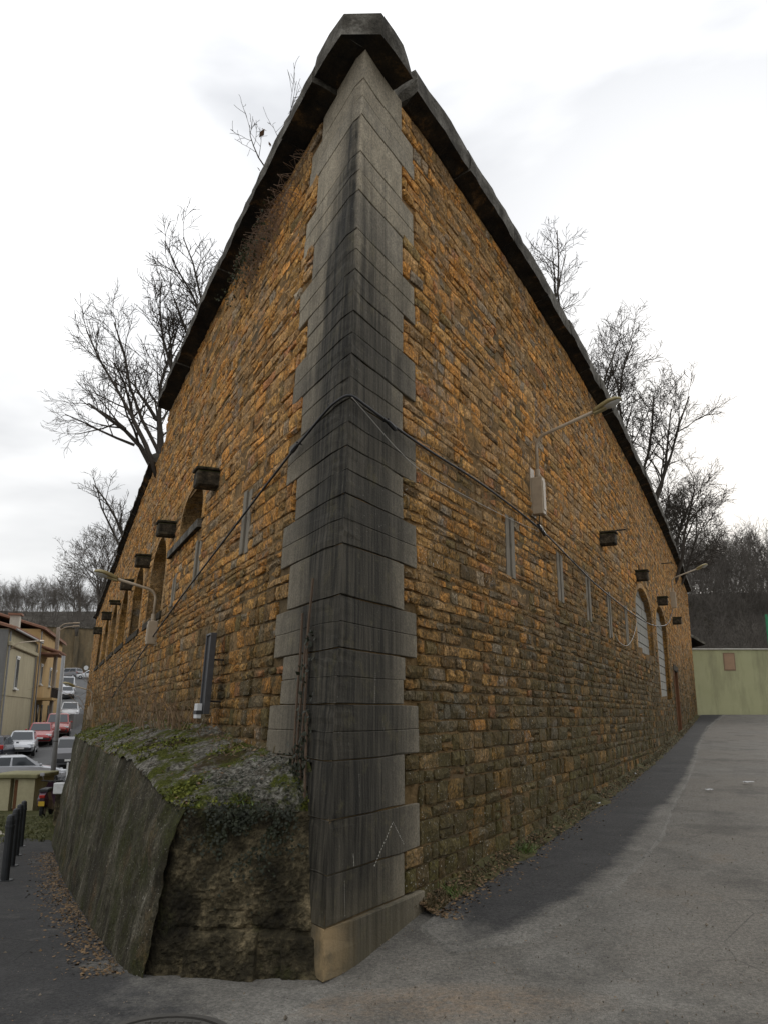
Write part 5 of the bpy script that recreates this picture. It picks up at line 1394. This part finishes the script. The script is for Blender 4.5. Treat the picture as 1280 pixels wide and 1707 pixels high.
b = pt(128, 1060, 120); build_tree('smaller bare tree left of the rounded one beyond the street', tuple(b), [(b, Vector((-.05, 0, 1)), 8.5, .18, 0), (b, Vector((-.3, 0, 1)), 7, .14, 0)], 72, 4, (9, 7, 5, 2), .12, .018, 'trees beyond the street', MBK2, .3)

# ================================================================ plants and litter close by
def leafmat(name, lo, hi, rough=.6):
    g = G(name, rough, .3); f = g.noise(14, 3); return g.done(g.mix(g.rng(f, .3, .7), lo, hi))
MIVY, MGRS, MDRY, MLIT = leafmat('ivy_leaf', (.007, .009, .004), (.024, .029, .012), .6), leafmat('green_grass', (.035, .055, .012), (.13, .19, .04)), leafmat('dry_stalk', (.11, .07, .04), (.30, .20, .11)), leafmat('leaf_litter', (.05, .032, .018), (.26, .17, .09), .9)
MMOS = leafmat('moss_clump', (.03, .038, .007), (.20, .21, .035), .95)
rg = random.Random(8)
def leaf(mb, c, n, sz, rg):
    n = Vector(n).normalized(); u = rnd_perp(n, rg); v = n.cross(u); c = Vector(c)
    mb.add([tuple(c-u*sz*.5), tuple(c-u*sz*.1+v*sz*.5), tuple(c+u*sz*.6+n*sz*.12), tuple(c-u*sz*.1-v*sz*.5)], [(0, 1, 2, 3)])
iv = thing('ivy', butt(.3, .1), 'dark ivy trailing over the broken end of the footing beside the corner', 'ivy')
mb = MB()
for i in range(1500):
    a = min(.97, max(.03, rg.gauss(.42, .19))); b = abs(rg.gauss(0, .15))*(1.3-abs(a-.45))
    if nz(a*7, b*7, 12.) < -.08: continue
    p = butt(a, min(.9, b)); leaf(mb, (p[0], p[1]-rg.uniform(.005, .06), p[2]+rg.uniform(0, .05)), (rg.gauss(0, .5), -1, .5+rg.gauss(0, .4)), rg.uniform(.012, .026), rg)
for i in range(420):
    q = rg.uniform(nT*.3, nT); ii = rg.randint(0, 16); p = top_pt(ii, min(nT, 0.4+q*.95)); leaf(mb, (p[0], p[1], p[2]+rg.uniform(.005, .05)), (rg.gauss(0, .5), -.4, 1), rg.uniform(.012, .026), rg)
for i in range(260):
    z = rg.uniform(1.0, 2.2) if rg.random() < .6 else rg.uniform(1.0, 1.45); p = wp('L', .50+.12*nz(z*2, 1)+rg.gauss(0, .04+.05*(2.3-z)), z, rg.uniform(.02, .07)); leaf(mb, p, (-.8+rg.gauss(0, .4), -.5, rg.gauss(0, .4)), rg.uniform(.018, .04), rg)
tag(mb.build('leaves', MIVY, iv), kind='stuff')
mb = MB()
for off, zt_ in ((0, 2.6), (.07, 2.2), (-.1, 1.7), (.16, 2.45)): mb.tube([wp('L', .52+off+.06*nz(z*1.6, off*9), z, .03) for z in np.arange(.9, zt_, .12)], .010, 5)
mb.build('stem', plain('ivy_stem', (.11, .075, .05), .9, 0, .4, 30), iv)
# moss cushions, dry grass, twigs on the ledge
mb = MB()
for i in range(3600):
    ii = rg.randint(1, nS-12); q = rg.uniform(0, nT-2)
    p = top_pt(ii, q)
    if nz(p[0]*1.6, p[1]*1.6, 4.) < .02+.1*(q/nT): continue
    for j in range(3): leaf(mb, (p[0]+rg.gauss(0, .02), p[1]+rg.gauss(0, .02), p[2]+rg.uniform(0, .015)), (rg.gauss(0, .7), rg.gauss(0, .7), .6), rg.uniform(.012, .03), rg)
tag(mb.build('moss', MMOS), 'bright moss cushions on the sloping ledge of the footing', 'moss', kind='stuff')
def blades(mb, c, n, h, spread, rg, wdt=.004, droop=.5):
    for i in range(n):
        d = Vector((rg.gauss(0, spread), rg.gauss(0, spread), 1)).normalized(); hh = h*rg.uniform(.4, 1.2); p = Vector(c)+Vector((rg.gauss(0, .04), rg.gauss(0, .04), -.01)); w_ = rnd_perp(d, rg)*wdt
        m = p+d*hh*.55; e_ = p+d*hh+Vector((d.x, d.y, -.3))*hh*droop*.5
        mb.add([tuple(p-w_), tuple(p+w_), tuple(m+w_*.8), tuple(m-w_*.8), tuple(e_)], [(0, 1, 2, 3), (3, 2, 4)])
mb = MB()
for i in range(170):
    s = rg.uniform(.9, 11.8); q = rg.uniform(.7, .99); ii = min(range(nS+1), key=lambda k_: abs(ss[k_]-s)); p = top_pt(ii, q*nT)
    blades(mb, p, rg.randint(3, 8), rg.uniform(.04, .14), .5, rg, .0025)
tag(mb.build('dry_grass', MDRY), 'straw-coloured dead grass along the foot of the street wall', 'grass', kind='stuff')
mb = MB()
for i in range(170):
    ii = rg.randint(2, nS-10); q = rg.uniform(.1, .8)*nT; p = top_pt(ii, q)
    if nz(p[0]*1.6, p[1]*1.6, 4.) > -.05: blades(mb, p, 8, rg.uniform(.03, .08), .5, rg, .003)
tag(mb.build('green_grass', MGRS), 'short green grass among the moss on the footing ledge', 'grass', kind='stuff')
BR = 'brambles on the footing ledge'
for i, (s, o, hgt, lab) in enumerate(((9.6, .5, 1.5, 'arching leafless bramble at the far end of the footing ledge'), (7.4, .3, 1.2, 'tangled leafless bramble under the street lamp'), (5.2, .25, 1.0, 'bushy dead bramble midway along the ledge'), (3.9, .2, .55, 'tuft of reddish dead stalks left of the sign'))):
    b = Vector(wp('L', s, wall_z(s)-.05, o)); t = thing('bramble', tuple(b), lab, 'bramble', BR); mb = MB(); n = 15 if i < 3 else 60
    for j in range(n):
        a = rg.uniform(0, 6.28); reach = rg.uniform(.25, 1.)*hgt*(.75 if i < 3 else .45); p0 = b+Vector((rg.gauss(0, .18), rg.gauss(0, .3), 0)); hh = hgt*rg.uniform(.4, 1.)
        dx, dy = math.cos(a)*reach-.2*reach, math.sin(a)*reach
        pts = [p0+Vector((dx*f, dy*f, hh*(1.9*f-1.25*f*f)))+Vector((rg.gauss(0, .012), rg.gauss(0, .012), 0)) for f in (0, .2, .4, .6, .8, 1.)]
        mb.tube(pts, [.0045, .004, .0035, .003, .0022, .0015], 3, cap=False)
        if i < 3:
            for q in range(4):
                f = rg.uniform(.3, 1.); k_ = min(4, int(f*5)); m = pts[k_]; mb.tube([m, m+Vector((rg.gauss(0, .1), rg.gauss(0, .1), rg.uniform(0, .15)))], [.003, .0015], 3, cap=False)
    mb.build('stems', MDRY, t)
# withered creeper hanging under the street coping
b = Vector(wp('L', 2.75, 6.75, .08)); t = thing('withered_creeper', tuple(b), 'withered creeper hanging under the street coping near the corner', 'creeper'); mb = MB()
for j in range(260):
    s0 = 2.75+rg.gauss(0, .5); z0 = 6.95-abs(rg.gauss(0, .25)); L = rg.uniform(.1, .42); a = rg.uniform(-2.6, -.5); pts = [Vector(wp('L', s0+L*math.cos(a)*f+rg.gauss(0, .02), z0+L*math.sin(a)*f+.1*math.sin(f*3), .02+.22*math.sin(f*3.1)*rg.random())) for f in (0, .35, .7, 1.)]
    mb.tube(pts, [.003, .0026, .002, .0015], 3, cap=False)
mb.build('stems', plain('withered_stem', (.20, .13, .085), .95, 0, .3, 30), t)
mb = MB()
for j in range(420):
    p = wp('L', 3.2+rg.gauss(0, .45), 6.85-abs(rg.gauss(0, .22)), rg.uniform(.03, .22)); leaf(mb, p, (rg.gauss(0, 1), -1, rg.gauss(0, 1)), rg.uniform(.015, .04), rg)
tag(mb.build('leaves', plain('dark_leaf', (.04, .045, .018), .8, 0, .4, 30), t), kind='stuff')

# strip of weeds, earth and leaves along the foot of the ramp wall
mb = MB(); n = 220
for i in range(n+1):
    s = 1.35+33*(i/n)**1.5
    for q in range(5):
        f = q/4; o = f*(.21+.10*nz(s*1.3, 5.)+.05*nz(s*5, 2.))*(.55+.45*sm(1.3, 2.2, s)); p = wp('R', s, 0, o); h = (.075+.05*nz(s*2, 9.))*(1-f)**1.4
        mb.v.append((p[0], p[1], gh(p[0], p[1])+h+.008*(1-f)+.006+.012*nz(p[0]*9, p[1]*9))); mb.c.append((1, 1, 1))
for i in range(n):
    for q in range(4): mb.f.append((i*5+q, i*5+q+1, (i+1)*5+q+1, (i+1)*5+q)); mb.mi.append(0)
tag(mb.build('earth_verge', ME), kind='structure')
mb = MB()
for i in range(5200):
    s = 1.3+30*rg.random()**1.7; o = abs(rg.gauss(0, .15))+.02; p = wp('R', s, 0, o); k_ = max(0, 1-o/.22)
    leaf(mb, (p[0], p[1], gh(p[0], p[1])+.085*k_**1.4+.012), (rg.gauss(0, .35), rg.gauss(0, .35), 1), rg.uniform(.012, .035), rg)
for i in range(2200):
    s = .9+9.5*rg.random(); o = 1.0+abs(rg.gauss(0, .16)); p = wp('L', s, 0, o); leaf(mb, (p[0], p[1], gh(p[0], p[1])+.016), (rg.gauss(0, .35), rg.gauss(0, .35), 1), rg.uniform(.012, .034), rg)
for i in range(260):
    x, y = rg.uniform(-4, 5), rg.uniform(3.6, 9)
    if wp('R', max(0, (y-5.6)/.9), 0)[0] < x or y < 5.3 or x < -3: leaf(mb, (x, y, gh(x, y)+.012), (rg.gauss(0, .2), rg.gauss(0, .2), 1), rg.uniform(.008, .022), rg)
for i in range(420):
    ii = rg.randint(0, nS-10); p = top_pt(ii, rg.uniform(0, nT)); leaf(mb, (p[0], p[1], p[2]+.012), (rg.gauss(0, .4), rg.gauss(0, .4), 1), rg.uniform(.012, .035), rg)
tag(mb.build('leaf_litter', MLIT), 'brown dead leaves gathered along the foot of the walls', 'leaves', kind='stuff')
mb = MB()
for i in range(300):
    s = 1.35+28*rg.random()**1.8; o = abs(rg.gauss(0, .07))+.015; p = wp('R', s, 0, o); blades(mb, (p[0], p[1], gh(p[0], p[1])+.06), rg.randint(4, 9), rg.uniform(.04, .12), .6, rg, .003)
for i in range(160):
    s = .9+9*rg.random(); p = wp('L', s, 0, 1.0+abs(rg.gauss(0, .06))); blades(mb, (p[0], p[1], gh(p[0], p[1])), 5, rg.uniform(.03, .09), .7, rg, .003)
tag(mb.build('weeds', leafmat('withered_weed', (.035, .028, .014), (.13, .10, .045))), 'withered weeds at the foot of the walls', 'weeds', kind='stuff')
for i, (s, o, n_, lab) in enumerate(((3.55, .14, 90, 'bright green grass tuft at the foot of the ramp wall'), (1.75, .10, 70, 'darker grass tuft at the wall foot nearest the corner'))):
    p = wp('R', s, 0, o); mb = MB(); blades(mb, (p[0], p[1], gh(p[0], p[1])+.03), n_, .13, .6, rg, .004); tag(mb.build('grass_tuft', MGRS), lab, 'grass', 'grass tufts at the ramp wall')
# verge grass tufts by the scooter
mb = MB()
for i in range(700):
    s = rg.uniform(12.5, 23); p = wp('L', s, 0, rg.uniform(.2, 4.5)); blades(mb, (p[0], p[1], gh(p[0], p[1])+.03), 6, rg.uniform(.06, .2), .6, rg, .008)
tag(mb.build('verge_grass', leafmat('verge_blade', (.04, .05, .015), (.13, .13, .045))), 'rough grass on the verge between scooter and wall', 'grass', kind='stuff')

# scraps of paper dropped on the ramp
MPAP = plain('paper', (.6, .6, .6), .9, 0, .08, 20)
for px, py, sz, lab in ((1051, 1294, .22, 'crumpled white paper on the ramp beside the wall foot, largest'), (990, 1343, .16, 'flat pale paper scrap on the ramp nearest the viewer'), (1100, 1250, .14, 'small white paper scrap by the wall foot, third from the front'), (1164, 1204, .4, 'white rubbish at the top of the ramp before the pale wall'), (1247, 1308, .18, 'thin white scrap on the lighter asphalt at right'), (1182, 1320, .12, 'tiny white scrap on the lighter asphalt, left of the thin one')):
    y = 6.
    for _ in range(60):
        c, s = math.cos(PITCH), math.sin(PITCH); u, v = (px-640)/1380, (853.5-py)/1380; dz_ = s+v*c; x = u/(c-v*s)*y; h = gh(x, y); y2 = (h-HC)/dz_*(c-v*s); y = lerp(y, y2, .5)
    x = (px-640)/1380/(c-v*s)*y; mb = MB(); m = 5
    for j in range(m):
        for i in range(m):
            ed = .25*sz*rg.random() if i in (0, 4) or j in (0, 4) else 0
            mb.v.append((x+(i/4-.5)*(sz-ed), y+(j/4-.5)*(sz*.6-ed*.5), gh(x, y)+.03+sz*.14*rg.random())); mb.c.append((1, 1, 1))
    for j in range(m-1):
        for i in range(m-1): mb.f.append((j*m+i, j*m+i+1, (j+1)*m+i+1, (j+1)*m+i)); mb.mi.append(0)
    tag(mb.build('paper_scrap', MPAP), lab, 'litter', 'litter on the ramp')

# grit and small stones loose on the asphalt
mb = MB()
for i in range(2600):
    y = 4.7+rg.random()**1.6*9; x = rg.uniform(-.55, .6)*y
    a_, b_ = wp('R', max(0, (y-5.6)/.9), 0), wp('L', max(0, (y-5.6)/.9), 0, 1.05)
    if y > 5.5 and b_[0] < x < a_[0]: continue
    r = rg.uniform(.002, .0075)*(1+(rg.random() < .04)*1.2); z = gh(x, y)+.007+r*.4; d = [rg.uniform(.6, 1.3) for _ in range(4)]
    mb.add([(x+r*d[0], y, z), (x-r*d[1]*.6, y+r*d[2]*.8, z), (x-r*.5, y-r*d[3], z), (x, y, z+r*d[1]), (x, y, z-r)], [(0, 1, 3), (1, 2, 3), (2, 0, 3), (1, 0, 4), (2, 1, 4), (0, 2, 4)])
tag(mb.build('grit', leafmat('grit_stone', (.04, .036, .03), (.30, .25, .19), .95)), 'loose grit and small stones scattered over the asphalt', 'grit', kind='stuff')
